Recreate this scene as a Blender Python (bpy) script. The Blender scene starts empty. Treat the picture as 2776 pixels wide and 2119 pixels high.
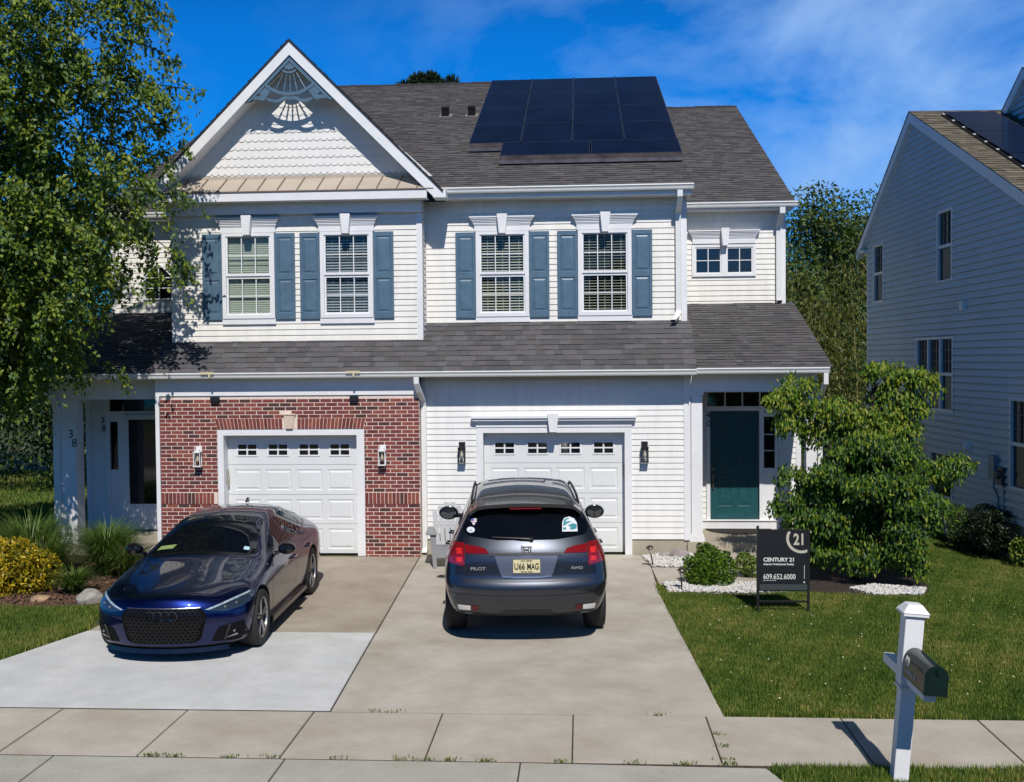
import bpy, bmesh, math, random
import numpy as np
from mathutils import Vector, Matrix
from mathutils.bvhtree import BVHTree
from mathutils.geometry import delaunay_2d_cdt
random.seed(7); rng = np.random.default_rng(7)
S = bpy.context.scene; COL = S.collection
R = math.radians

# ------------------------------------------------------------------ camera
cam_d = bpy.data.cameras.new('camera'); cam = bpy.data.objects.new('camera', cam_d); COL.objects.link(cam)
yaw, pit, rol = R(3.69), R(-1.67), 0.009
fw = Vector((-math.sin(yaw)*math.cos(pit), math.cos(yaw)*math.cos(pit), math.sin(pit)))
r0 = fw.cross(Vector((0, 0, 1))).normalized(); u0 = r0.cross(fw)
rr = r0*math.cos(rol) - u0*math.sin(rol); uu = r0*math.sin(rol) + u0*math.cos(rol)
M = Matrix((rr, uu, -fw)).transposed().to_4x4(); M.translation = (0.49, -18.5, 3.38)
cam.matrix_world = M
cam_d.sensor_width = 36; cam_d.lens = 36*2900/2776; cam_d.clip_start = .1; cam_d.clip_end = 600
S.camera = cam

# ------------------------------------------------------------------ light
SUN = Vector((.18, -1, 1.08)).normalized()
el = math.asin(SUN.z); az = math.atan2(SUN.x, SUN.y)
w = bpy.data.worlds.new('World'); S.world = w; w.use_nodes = True
nt = w.node_tree; N = nt.nodes; L = nt.links; N.clear()
out = N.new('ShaderNodeOutputWorld'); bg = N.new('ShaderNodeBackground')
sky = N.new('ShaderNodeTexSky'); sky.sky_type = 'NISHITA'; sky.sun_disc = False
sky.sun_elevation = el; sky.sun_rotation = az; sky.ozone_density = 6; sky.dust_density = .2; sky.air_density = 1.0
tint = N.new('ShaderNodeMix'); tint.data_type = 'RGBA'; tint.blend_type = 'MULTIPLY'; tint.inputs[0].default_value = 1
tint.inputs[7].default_value = (.02, .64, 1.30, 1)
L.new(sky.outputs[0], tint.inputs[6])
tc = N.new('ShaderNodeTexCoord'); mp = N.new('ShaderNodeMapping'); mp.inputs['Scale'].default_value = (1.6, 1.6, 3.2)
mp.inputs['Rotation'].default_value = (0, R(-24), 0)
nz = N.new('ShaderNodeTexNoise'); nz.inputs['Scale'].default_value = 3.1; nz.inputs['Detail'].default_value = 9; nz.inputs['Roughness'].default_value = .56
nz.inputs['Distortion'].default_value = .35
rp = N.new('ShaderNodeValToRGB'); rp.color_ramp.elements[0].position = .40; rp.color_ramp.elements[1].position = .66
sp = N.new('ShaderNodeSeparateXYZ'); mr = N.new('ShaderNodeMapRange')
mr.inputs[1].default_value = -.22; mr.inputs[2].default_value = .22; mr.inputs[3].default_value = .10; mr.inputs[4].default_value = 1.0
ml = N.new('ShaderNodeMath'); ml.operation = 'MULTIPLY'; ml2 = N.new('ShaderNodeMath'); ml2.operation = 'MULTIPLY'; ml2.inputs[1].default_value = .85
cm = N.new('ShaderNodeMix'); cm.data_type = 'RGBA'; cm.inputs[7].default_value = (3.0, 5.2, 9.2, 1)
L.new(tc.outputs['Generated'], mp.inputs[0]); L.new(mp.outputs[0], nz.inputs['Vector']); L.new(nz.outputs['Fac'], rp.inputs[0])
L.new(tc.outputs['Generated'], sp.inputs[0]); L.new(sp.outputs[0], mr.inputs[0])
L.new(rp.outputs[0], ml.inputs[0]); L.new(mr.outputs[0], ml.inputs[1]); L.new(ml.outputs[0], ml2.inputs[0]); L.new(ml2.outputs[0], cm.inputs[0])
zr = N.new('ShaderNodeMapRange'); zr.inputs[1].default_value = .28; zr.inputs[2].default_value = .62; zr.inputs[3].default_value = 0; zr.inputs[4].default_value = 1
L.new(sp.outputs[2], zr.inputs[0]); zm_ = N.new('ShaderNodeMix'); zm_.data_type = 'RGBA'; zm_.blend_type = 'MULTIPLY'; zm_.inputs[0].default_value = 1
L.new(tint.outputs[2], cm.inputs[6]); L.new(cm.outputs[2], zm_.inputs[6]); zc = N.new('ShaderNodeMix'); zc.data_type = 'RGBA'; zc.inputs[6].default_value = (1, 1, 1, 1); zc.inputs[7].default_value = (.42, .25, .16, 1); L.new(zr.outputs[0], zc.inputs[0]); L.new(zc.outputs[2], zm_.inputs[7]); L.new(zm_.outputs[2], bg.inputs[0]); bg.inputs[1].default_value = .1
L.new(bg.outputs[0], out.inputs[0])
sd = bpy.data.lights.new('sun', 'SUN'); sd.energy = 4.2; sd.angle = R(.5); sd.color = (1, .955, .89)
so = bpy.data.objects.new('sun', sd); COL.objects.link(so); so.rotation_euler = SUN.to_track_quat('Z', 'Y').to_euler()
so.location = (5, -20, 25)
S.view_settings.view_transform = 'Standard'; S.view_settings.look = 'None'; S.view_settings.exposure = 0; S.view_settings.gamma = 1
S.render.engine = 'CYCLES'
S.cycles.max_bounces = 6; S.cycles.diffuse_bounces = 3; S.cycles.glossy_bounces = 3; S.cycles.transmission_bounces = 4; S.cycles.transparent_max_bounces = 6
S.cycles.caustics_reflective = False; S.cycles.caustics_refractive = False

# ------------------------------------------------------------------ materials
def mk(name, col, rough=.6, metal=0, var=0.0, scale=6, bump=0, bscale=60, spec=.5, coat=0, emit=None, stretch=None, col2=None, detail=4, lo=.35, hi=.65):
    m = bpy.data.materials.new(name); m.use_nodes = True
    t = m.node_tree; b = t.nodes['Principled BSDF']
    b.inputs['Base Color'].default_value = (*col, 1); b.inputs['Roughness'].default_value = rough; b.inputs['Metallic'].default_value = metal
    b.inputs['Specular IOR Level'].default_value = spec; b.inputs['Coat Weight'].default_value = coat; b.inputs['Coat Roughness'].default_value = .02
    if emit: b.inputs['Emission Color'].default_value = (*emit[:3], 1); b.inputs['Emission Strength'].default_value = emit[3]
    if var or col2 or bump:
        c = t.nodes.new('ShaderNodeTexCoord'); mpg = t.nodes.new('ShaderNodeMapping')
        if stretch: mpg.inputs['Scale'].default_value = stretch
        t.links.new(c.outputs['Object'], mpg.inputs[0])
    if var or col2:
        n = t.nodes.new('ShaderNodeTexNoise'); n.inputs['Scale'].default_value = scale; n.inputs['Detail'].default_value = detail; n.inputs['Roughness'].default_value = .6
        t.links.new(mpg.outputs[0], n.inputs['Vector'])
        rmp = t.nodes.new('ShaderNodeValToRGB'); rmp.color_ramp.elements[0].position = lo; rmp.color_ramp.elements[1].position = hi
        a = tuple(x*(1-var) for x in col); bb = col2 if col2 else tuple(min(1, x*(1+var)) for x in col)
        rmp.color_ramp.elements[0].color = (*a, 1); rmp.color_ramp.elements[1].color = (*bb, 1)
        t.links.new(n.outputs['Fac'], rmp.inputs[0]); t.links.new(rmp.outputs[0], b.inputs['Base Color'])
    if bump:
        n2 = t.nodes.new('ShaderNodeTexNoise'); n2.inputs['Scale'].default_value = bscale; n2.inputs['Detail'].default_value = 3
        t.links.new(mpg.outputs[0], n2.inputs['Vector'])
        bp = t.nodes.new('ShaderNodeBump'); bp.inputs['Strength'].default_value = bump; bp.inputs['Distance'].default_value = .01
        t.links.new(n2.outputs['Fac'], bp.inputs['Height']); t.links.new(bp.outputs[0], b.inputs['Normal'])
    return m

def concrete(name, col, col2, spots=.35, dark=(.13, .12, .11)):
    m = mk(name, col, .85, var=.06, scale=1.3, col2=col2, bump=.12, bscale=90, spec=.25, detail=6)
    t = m.node_tree; b = t.nodes['Principled BSDF']; src = b.inputs['Base Color'].links[0].from_socket
    c = t.nodes.new('ShaderNodeTexCoord')
    n = t.nodes.new('ShaderNodeTexNoise'); n.inputs['Scale'].default_value = 38; n.inputs['Detail'].default_value = 5; n.inputs['Roughness'].default_value = .7
    n3 = t.nodes.new('ShaderNodeTexNoise'); n3.inputs['Scale'].default_value = .8; n3.inputs['Detail'].default_value = 3
    r1 = t.nodes.new('ShaderNodeValToRGB'); r1.color_ramp.elements[0].position = .58; r1.color_ramp.elements[1].position = .72
    r2 = t.nodes.new('ShaderNodeValToRGB'); r2.color_ramp.elements[0].position = .42; r2.color_ramp.elements[1].position = .68
    mu = t.nodes.new('ShaderNodeMath'); mu.operation = 'MULTIPLY'; mu2 = t.nodes.new('ShaderNodeMath'); mu2.operation = 'MULTIPLY'; mu2.inputs[1].default_value = spots
    mx = t.nodes.new('ShaderNodeMix'); mx.data_type = 'RGBA'; mx.inputs[7].default_value = (*dark, 1)
    t.links.new(c.outputs['Object'], n.inputs['Vector']); t.links.new(c.outputs['Object'], n3.inputs['Vector'])
    t.links.new(n.outputs['Fac'], r1.inputs[0]); t.links.new(n3.outputs['Fac'], r2.inputs[0])
    t.links.new(r1.outputs[0], mu.inputs[0]); t.links.new(r2.outputs[0], mu.inputs[1]); t.links.new(mu.outputs[0], mu2.inputs[0])
    n4 = t.nodes.new('ShaderNodeTexNoise'); n4.inputs['Scale'].default_value = 150; n4.inputs['Detail'].default_value = 2; t.links.new(c.outputs['Object'], n4.inputs['Vector'])
    r4 = t.nodes.new('ShaderNodeValToRGB'); r4.color_ramp.elements[0].position = .3; r4.color_ramp.elements[1].position = .7; r4.color_ramp.elements[0].color = (.80, .80, .80, 1); r4.color_ramp.elements[1].color = (1.0, 1.0, 1.0, 1)
    n5 = t.nodes.new('ShaderNodeTexNoise'); n5.inputs['Scale'].default_value = 2.2; n5.inputs['Detail'].default_value = 8; n5.inputs['Roughness'].default_value = .7; t.links.new(c.outputs['Object'], n5.inputs['Vector'])
    r5 = t.nodes.new('ShaderNodeValToRGB'); r5.color_ramp.elements[0].position = .30; r5.color_ramp.elements[1].position = .62; r5.color_ramp.elements[0].color = (.90, .89, .87, 1); r5.color_ramp.elements[1].color = (1.05, 1.05, 1.05, 1)
    m4 = t.nodes.new('ShaderNodeMix'); m4.data_type = 'RGBA'; m4.blend_type = 'MULTIPLY'; m4.inputs[0].default_value = 1; m5 = t.nodes.new('ShaderNodeMix'); m5.data_type = 'RGBA'; m5.blend_type = 'MULTIPLY'; m5.inputs[0].default_value = 1
    t.links.new(n4.outputs['Fac'], r4.inputs[0]); t.links.new(n5.outputs['Fac'], r5.inputs[0])
    t.links.new(mu2.outputs[0], mx.inputs[0]); t.links.new(src, mx.inputs[6]); t.links.new(mx.outputs[2], m4.inputs[6]); t.links.new(r4.outputs[0], m4.inputs[7]); t.links.new(m4.outputs[2], m5.inputs[6]); t.links.new(r5.outputs[0], m5.inputs[7]); t.links.new(m5.outputs[2], b.inputs['Base Color'])
    return m

def leafmat(name, col, tr=.35, rough=.45):
    m = bpy.data.materials.new(name); m.use_nodes = True; t = m.node_tree; t.nodes.clear()
    o = t.nodes.new('ShaderNodeOutputMaterial'); p = t.nodes.new('ShaderNodeBsdfPrincipled'); tl = t.nodes.new('ShaderNodeBsdfTranslucent'); mx = t.nodes.new('ShaderNodeMixShader')
    p.inputs['Base Color'].default_value = (*col, 1); p.inputs['Roughness'].default_value = rough; p.inputs['Specular IOR Level'].default_value = .35
    tl.inputs[0].default_value = (col[0]*1.3, col[1]*1.3, col[2]*.6, 1); mx.inputs[0].default_value = tr
    t.links.new(p.outputs[0], mx.inputs[1]); t.links.new(tl.outputs[0], mx.inputs[2]); t.links.new(mx.outputs[0], o.inputs[0])
    return m

def glassmat(name, tintc=(.55, .6, .6), refl=1.0, rough=.01, base=.06):
    m = bpy.data.materials.new(name); m.use_nodes = True; t = m.node_tree; t.nodes.clear()
    o = t.nodes.new('ShaderNodeOutputMaterial'); g = t.nodes.new('ShaderNodeBsdfGlossy'); g.inputs['Roughness'].default_value = rough
    tr = t.nodes.new('ShaderNodeBsdfTransparent'); tr.inputs[0].default_value = (*tintc, 1)
    lw = t.nodes.new('ShaderNodeLayerWeight'); lw.inputs[0].default_value = .5; f = t.nodes.new('ShaderNodeMath'); f.operation = 'POWER'; f.inputs[1].default_value = 4; t.links.new(lw.outputs['Facing'], f.inputs[0])
    ad = t.nodes.new('ShaderNodeMath'); ad.operation = 'MULTIPLY_ADD'; ad.inputs[1].default_value = .8; ad.inputs[2].default_value = base+.03; ad.use_clamp = True
    mx = t.nodes.new('ShaderNodeMixShader')
    t.links.new(f.outputs[0], ad.inputs[0]); t.links.new(ad.outputs[0], mx.inputs[0]); t.links.new(tr.outputs[0], mx.inputs[1]); t.links.new(g.outputs[0], mx.inputs[2]); t.links.new(mx.outputs[0], o.inputs[0])
    return m

WHITE = mk('white_trim_paint', (.765, .765, .775), .5, var=.04, scale=3)
SIDING = mk('cream_vinyl_siding', (.78, .755, .70), .55, var=.05, scale=2.2, spec=.3, stretch=(3, 3, .5))
SIDINGW = mk('white_vinyl_siding', (.78, .77, .745), .55, var=.05, scale=2.2, spec=.3, stretch=(3, 3, .5))
SCALLOP = mk('scallop_siding', (.74, .725, .70), .55, var=.03, scale=3, spec=.3)
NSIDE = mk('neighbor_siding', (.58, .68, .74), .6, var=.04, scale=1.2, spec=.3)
NTRIM = mk('neighbor_trim', (.84, .88, .90), .55, var=.03)
SHUT = mk('slate_blue_shutter', (.085, .15, .215), .42, var=.10, scale=7, spec=.5)
TAN = mk('tan_metal_roof', (.46, .395, .32), .4, var=.06, scale=2)
DARKSEAM = mk('bronze_seam', (.16, .11, .08), .5)
BLACK = mk('black_metal', (.012, .012, .013), .45)
BRICKS = [mk('brick_'+n, c, .85, var=.22, scale=25, bump=.3, bscale=120, spec=.2) for n, c in
          (('red', (.215, .060, .048)), ('dark_red', (.15, .042, .037)), ('rust', (.26, .078, .055)), ('umber', (.085, .040, .036)), ('plum', (.18, .052, .048)))]
MORTAR = mk('mortar', (.74, .61, .54), .9, var=.07, scale=20)
SHING = [mk('shingle_'+n, c, .9, var=.22, scale=55, spec=.2, bump=.5, bscale=200) for n, c in
         (('slate', (.097, .096, .101)), ('mauve', (.114, .104, .110)), ('dark', (.084, .081, .086)), ('ash', (.120, .119, .123)), ('brown', (.098, .091, .092)))]
SHINGD = mk('shingle_butt', (.03, .027, .028), .95)
NSHING = [mk('tan_shingle_'+n, c, .9, var=.2, scale=60, spec=.2) for n, c in (('a', (.15, .130, .10)), ('b', (.175, .155, .12)), ('c', (.12, .105, .082)))]
FOUND = concrete('foundation_concrete', (.42, .375, .29), (.48, .43, .34), .2)
STONE = mk('tan_keystone', (.62, .50, .40), .8, var=.05)
DOORW = mk('garage_door_white', (.70, .71, .71), .45, var=.025, scale=2)
GREEND = mk('dark_green_door', (.012, .075, .085), .4, var=.1)
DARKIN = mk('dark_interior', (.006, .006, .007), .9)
WGLASS = glassmat('window_glass', (.84, .87, .85), base=.0)
DGLASS = mk('dark_window_glass', (.006, .007, .009), .05, spec=.8)
SHADE = mk('cellular_shade', (.42, .46, .40), .8, var=.04)
SLAT = mk('blind_slat', (.66, .66, .58), .6)
SLATD = mk('blind_slat_grey', (.30, .36, .42), .6)
PANEL = mk('solar_cells', (.005, .009, .030), .16, spec=.45, var=.25, scale=1.2)
PANELF = mk('solar_frame', (.055, .075, .12), .35, metal=.3)
SKIRT = mk('array_skirt', (.10, .085, .09), .35, metal=.6, var=.35, scale=4)
GUTW = mk('gutter_white', (.76, .76, .74), .4, var=.03)
CLEARG = glassmat('lamp_glass', (.85, .85, .8), base=.05)
BULB = mk('bulb', (.75, .7, .6), .2)
NUMB = mk('black_numeral', (.01, .01, .012), .4)
WHNUM = mk('white_lettering', (.72, .72, .68), .5)

# ------------------------------------------------------------------ mesh builder
class MB:
    def __init__(s): s.v = []; s.f = []; s.m = []; s.T = None
    def add(s, vs, fs, mi=0):
        o = len(s.v)
        s.v.extend([tuple(s.T @ Vector(p)) if s.T else tuple(p) for p in vs])
        s.f.extend([tuple(i+o for i in f) for f in fs]); s.m.extend([mi]*len(fs))
    def quad(s, a, b, c, d, mi=0): s.add([a, b, c, d], [(0, 1, 2, 3)], mi)
    def box(s, x0, x1, y0, y1, z0, z1, mi=0):
        s.add([(x0, y0, z0), (x1, y0, z0), (x1, y1, z0), (x0, y1, z0), (x0, y0, z1), (x1, y0, z1), (x1, y1, z1), (x0, y1, z1)],
              [(0, 1, 5, 4), (1, 2, 6, 5), (2, 3, 7, 6), (3, 0, 4, 7), (4, 5, 6, 7), (3, 2, 1, 0)], mi)
    def hexa(s, p, mi=0):   # 8 points as in box order
        s.add(p, [(0, 1, 5, 4), (1, 2, 6, 5), (2, 3, 7, 6), (3, 0, 4, 7), (4, 5, 6, 7), (3, 2, 1, 0)], mi)
    def prism(s, poly, y0, y1, mi=0, axis='y'):     # poly in (x,z), extruded along y
        n = len(poly)
        if axis == 'y': a = [(x, y0, z) for x, z in poly]; b = [(x, y1, z) for x, z in poly]
        elif axis == 'x': a = [(y0, x, z) for x, z in poly]; b = [(y1, x, z) for x, z in poly]
        else: a = [(x, z, y0) for x, z in poly]; b = [(x, z, y1) for x, z in poly]
        s.add(a+b, [tuple(range(n)), tuple(range(2*n-1, n-1, -1))]+[(i, i+n, (i+1) % n+n, (i+1) % n) for i in range(n)], mi)
    def tube(s, pts, rad, seg=8, mi=0, cap=True):
        pts = [Vector(p) for p in pts]; n = len(pts)
        rs = rad if isinstance(rad, (list, tuple)) else [rad]*n
        vs = []; fs = []
        prev = None
        for i, p in enumerate(pts):
            d = (pts[min(i+1, n-1)]-pts[max(i-1, 0)])
            if d.length < 1e-9: d = Vector((0, 0, 1))
            d.normalize()
            a = d.cross(Vector((0, 0, 1))) if prev is None else prev - d*prev.dot(d)
            if a.length < 1e-3: a = d.cross(Vector((0, 1, 0)))
            a.normalize(); prev = a; b = d.cross(a)
            for k in range(seg):
                t = 2*math.pi*k/seg; vs.append(p+a*(math.cos(t)*rs[i])+b*(math.sin(t)*rs[i]))
        for i in range(n-1):
            for k in range(seg):
                k2 = (k+1) % seg; fs.append((i*seg+k, i*seg+k2, (i+1)*seg+k2, (i+1)*seg+k))
        if cap: fs.append(tuple(range(seg))); fs.append(tuple((n-1)*seg+k for k in range(seg-1, -1, -1)))
        s.add(vs, fs, mi)
    def lathe(s, prof, seg=24, c=(0, 0, 0), axis='z', mi=0):    # prof (r,h)
        vs = []; fs = []
        for r_, h in prof:
            for k in range(seg):
                t = 2*math.pi*k/seg; x, y = r_*math.cos(t), r_*math.sin(t)
                vs.append((c[0]+x, c[1]+y, c[2]+h) if axis == 'z' else ((c[0]+h, c[1]+x, c[2]+y) if axis == 'x' else (c[0]+x, c[1]+h, c[2]+y)))
        for i in range(len(prof)-1):
            for k in range(seg):
                k2 = (k+1) % seg; fs.append((i*seg+k, i*seg+k2, (i+1)*seg+k2, (i+1)*seg+k))
        s.add(vs, fs, mi)
    def rsweep(s, pts, wx, wy, mi=0, up=(1, 0, 0)):     # rectangular section along path; wx along up axis
        vs = []; fs = []; n = len(pts); pts = [Vector(p) for p in pts]; U = Vector(up)
        for i, p in enumerate(pts):
            d = (pts[min(i+1, n-1)]-pts[max(i-1, 0)]).normalized(); b = d.cross(U).normalized()
            for sx, sy in ((-1, -1), (1, -1), (1, 1), (-1, 1)): vs.append(p+U*(sx*wx/2)+b*(sy*wy/2))
        for i in range(n-1):
            for k in range(4): fs.append((i*4+k, i*4+(k+1) % 4, (i+1)*4+(k+1) % 4, (i+1)*4+k))
        fs += [(3, 2, 1, 0), tuple((n-1)*4+k for k in range(4))]
        s.add(vs, fs, mi)
    def build(s, name, mats, parent=None, smooth=False, label=None, bevel=0):
        me = bpy.data.meshes.new(name); me.from_pydata(s.v, [], s.f)
        if not isinstance(mats, (list, tuple)): mats = [mats]
        for m in mats: me.materials.append(m)
        if len(mats) > 1: me.polygons.foreach_set('material_index', s.m)
        bm = bmesh.new(); bm.from_mesh(me)
        if bevel:
            bmesh.ops.remove_doubles(bm, verts=bm.verts, dist=1e-5)
            es = [e for e in bm.edges if len(e.link_faces) == 2 and e.calc_face_angle(0) > .6]
            bmesh.ops.bevel(bm, geom=es, offset=bevel, segments=2, affect='EDGES', clamp_overlap=True)
        bmesh.ops.recalc_face_normals(bm, faces=bm.faces); bm.to_mesh(me); bm.free()
        if smooth:
            me.polygons.foreach_set('use_smooth', [True]*len(me.polygons)); me.set_sharp_from_angle(angle=R(38))
        me.update(); o = bpy.data.objects.new(name, me); COL.objects.link(o)
        if parent: o.parent = parent
        if label: o['label'] = label
        return o

def thing(name, label, cat, loc=(0, 0, 0), rz=0, group=None):
    o = bpy.data.objects.new(name, None); COL.objects.link(o); o.location = loc; o.rotation_euler = (0, 0, rz); o.empty_display_size = .2
    o['label'] = label; o['category'] = cat
    if group: o['group'] = group
    return o
def tag(o, label, cat, group=None):
    o['label'] = label; o['category'] = cat
    if group: o['group'] = group
    return o
def struct(o, kind='structure'): o['kind'] = kind; return o
def dup(root, loc, rz=None, label=None, parent=None):
    r = root.copy(); COL.objects.link(r); r.location = loc
    if rz is not None: r.rotation_euler = (0, 0, rz)
    if label: r['label'] = label
    if parent: r.parent = parent
    for ch in list(root.children):
        c = ch.copy(); COL.objects.link(c); c.parent = r
        for g in list(ch.children):
            d = g.copy(); COL.objects.link(d); d.parent = c
    return r
def text(s, size, mat, name, parent, loc, rot, align='LEFT', depth=.002, sx=1, bold=0, spacing=1, label=None):
    cu = bpy.data.curves.new(name, 'FONT'); cu.body = s; cu.size = size; cu.align_x = align; cu.extrude = depth; cu.offset = bold; cu.space_character = spacing
    cu.resolution_u = 3
    t = bpy.data.objects.new(name, cu); COL.objects.link(t); bpy.context.view_layer.update()
    me = bpy.data.meshes.new_from_object(t.evaluated_get(bpy.context.evaluated_depsgraph_get())); bpy.data.objects.remove(t)
    me.materials.clear(); me.materials.append(mat); me.name = name
    o = bpy.data.objects.new(name, me); COL.objects.link(o)
    if parent: o.parent = parent
    o.location = loc; o.rotation_euler = rot; o.scale = (sx, 1, 1)
    if label: o['label'] = label
    return o
FACE = (R(90), 0, 0)

# ------------------------------------------------------------------ wall helpers (all in a frame: u right, out = -y, z up)
def siding(mb, x0, x1, z0, z1, y, holes=(), expo=.1016, lip=.014, clip=None, zref=None):
    zr = z0 if zref is None else zref
    k = math.floor((z0-zr)/expo)
    while zr+k*expo < z1-1e-6:
        zb, zt = zr+k*expo, zr+(k+1)*expo; a, b = max(zb, z0), min(zt, z1); k += 1
        cuts = sorted({a, b} | {h[i] for h in holes for i in (2, 3) if a < h[i] < b})
        for ca, cb in zip(cuts, cuts[1:]):
            mid = (ca+cb)/2; iv = [(x0, x1)]
            if clip:
                c0, c1 = clip(mid)
                if c1 <= c0: continue
                iv = [(max(x0, c0), min(x1, c1))]
            for h in holes:
                if h[2] < mid < h[3]:
                    nv = []
                    for p, q in iv:
                        if h[1] <= p or h[0] >= q: nv.append((p, q)); continue
                        if h[0] > p: nv.append((p, h[0]))
                        if h[1] < q: nv.append((h[1], q))
                    iv = nv
            oa = y-lip*(zt-ca)/expo; ob = y-lip*(zt-cb)/expo
            for p, q in iv:
                if q-p < 1e-4: continue
                mb.quad((p, oa, ca), (q, oa, ca), (q, ob, cb), (p, ob, cb))
                if abs(ca-zb) < 1e-6: mb.quad((p, oa, ca), (q, oa, ca), (q, y, ca), (p, y, ca))

def shingles(mb, O, U, V, w0, w1, length, expo=.135, clip=None, nm=5, dark=None, seed=1, t0=.010):
    """O origin at eave; U along eave, V up the slope; u range w0..w1"""
    rnd = random.Random(seed); O = Vector(O); U = Vector(U).normalized(); V = Vector(V).normalized(); NN = U.cross(V).normalized()
    if NN.z < 0: NN = -NN
    n = int(math.ceil(length/expo))
    for i in range(n):
        s0 = i*expo; s1 = min(length, (i+1)*expo)+.01; a, b = w0, w1
        if clip:
            a, b = clip((s0+s1)/2); a = max(a, w0); b = min(b, w1)
            if b-a < .05: continue
        u = a-rnd.random()*.2
        mi = rnd.randrange(nm)
        while u < b:
            wd = rnd.uniform(.09, .24); ua, ub = max(u, a), min(u+wd, b); u += wd
            if rnd.random() < .8: mi = rnd.randrange(nm)
            if ub-ua < .01: continue
            th = t0+(.006 if rnd.random() < .45 else 0); js = rnd.uniform(-.004, .004)
            P = lambda uu_, ss, hh: O+U*uu_+V*ss+NN*hh
            mb.quad(P(ua, s0+js, th), P(ub, s0+js, th), P(ub, s1, .002), P(ua, s1, .002), mi)
            mb.quad(P(ua, s0+js, 0), P(ub, s0+js, 0), P(ub, s0+js, th), P(ua, s0+js, th), nm)

def raised(mb, x0, x1, z0, z1, y, ring=((0, 0), (.012, .010), (.03, .010), (.055, .0)), mi=0):
    """nested rectangular rings (inset, depth) ending in a flat field"""
    rs = [[(x0+i, y+d, z0+i), (x1-i, y+d, z0+i), (x1-i, y+d, z1-i), (x0+i, y+d, z1-i)] for i, d in ring]
    for a, b in zip(rs, rs[1:]):
        for k in range(4): k2 = (k+1) % 4; mb.quad(a[k], a[k2], b[k2], b[k], mi)
    mb.quad(*rs[-1], mi)
def plate_with(mb, x0, x1, z0, z1, y, rects, th=.03, mi=0):
    """flat face with rectangular cut-outs (rects non overlapping, sorted grid), plus rim"""
    xs = sorted({x0, x1} | {r_[i] for r_ in rects for i in (0, 1)}); zs = sorted({z0, z1} | {r_[i] for r_ in rects for i in (2, 3)})
    for a, b in zip(xs, xs[1:]):
        for c, d in zip(zs, zs[1:]):
            mx, mz = (a+b)/2, (c+d)/2
            if any(r_[0] < mx < r_[1] and r_[2] < mz < r_[3] for r_ in rects): continue
            mb.quad((a, y, c), (b, y, c), (b, y, d), (a, y, d), mi)
    for p, q in (((x0, z0), (x1, z0)), ((x1, z0), (x1, z1)), ((x1, z1), (x0, z1)), ((x0, z1), (x0, z0))):
        mb.quad((p[0], y, p[1]), (q[0], y, q[1]), (q[0], y+th, q[1]), (p[0], y+th, p[1]), mi)

# ================================================================== GROUND
DRIVE = concrete('driveway_concrete', (.465, .42, .355), (.55, .515, .455), .9)
DRIVEL = concrete('driveway_concrete_worn', (.385, .335, .27), (.46, .41, .34), .6)
WALKC = concrete('sidewalk_concrete', (.475, .425, .355), (.54, .50, .44), .5)
APRON = concrete('apron_concrete', (.45, .43, .38), (.49, .475, .43), 1.0, dark=(.18, .17, .16))
SLABW = concrete('pale_new_slab', (.60, .615, .62), (.67, .675, .68), .15, dark=(.25, .25, .25))
SOIL = mk('lawn_soil', (.045, .06, .018), .95, var=.4, scale=3, col2=(.085, .10, .028))
MULCH = mk('mulch', (.10, .055, .035), .95, var=.5, scale=30, bump=1, bscale=60)
JOINT = mk('joint_dirt', (.055, .046, .034), .95, var=.4, scale=8)
ASPH = mk('asphalt', (.05, .05, .052), .9, var=.2, scale=30)

g = MB(); g.box(-150, 150, -60, 200, -.5, -.03); struct(g.build('ground', SOIL))
def slab(name, poly, z, mat, th=.05, gap=.006, grp=None):
    cx = sum(p[0] for p in poly)/len(poly); cy = sum(p[1] for p in poly)/len(poly)
    q = []
    for x, y in poly:
        dx, dy = cx-x, cy-y
        q.append((x+(gap if dx > 0 else -gap), y+(gap if dy > 0 else -gap)))
    b = MB(); b.prism(q, z-th, z, axis='z'); o = b.build(name, mat, bevel=.004); struct(o); return o
jb = MB(); jb.prism([(-6.60, -8.42), (-5.78, -5.4), (-5.6, -.2), (1.60, -.2), (1.80, -8.42)], -.03, -.012, axis='z'); jb.box(-25, 25, -9.62, -8.38, -.029, -.011)
jb.prism([(-25, -13), (2.7, -13), (2.0, -9.6), (-25, -9.6)], -.028, -.0125, axis='z'); struct(jb.build('joint_bed', JOINT))
# driveway: right lane two slabs, left lane two slabs
def jx(y): return -2.295+(-.5-y)/7.83*.345
slab('driveway', [(jx(-.02), -.02), (1.37, -.02), (1.62, -.2), (1.60, -3.0), (1.70, -5.45), (jx(-5.45), -5.45)], 0, DRIVE, gap=.01)
slab('driveway', [(jx(-5.45), -5.45), (1.70, -5.45), (1.82, -8.38), (jx(-8.38), -8.38)], 0, DRIVE, gap=.005)
slab('driveway', [(-5.6, -.26), (jx(-.26), -.26), (jx(-5.42), -5.42), (-5.77, -5.42)], -.002, DRIVEL, gap=.01)
slab('driveway', [(-5.77, -5.42), (jx(-5.42), -5.42), (jx(-8.36), -8.36), (-6.62, -8.36)], .004, SLABW, gap=.012)
for i, (x0) in enumerate([-14.6+1.2495*k for k in range(22)]):
    s_ = slab('sidewalk', [(x0, -9.6), (x0+1.2495, -9.6), (x0+1.2495, -8.40), (x0, -8.40)], random.uniform(-.002, .002), WALKC, gap=.007)
ax = [-14.1, -12.1, -10.1, -8.1, -6.1, -4.08, -2.05, -.04]
for a, b in zip(ax, ax[1:]): slab('driveway_apron', [(a, -12), (b, -12), (b, -9.62), (a, -9.62)], -.003, APRON, gap=.007)
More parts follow.
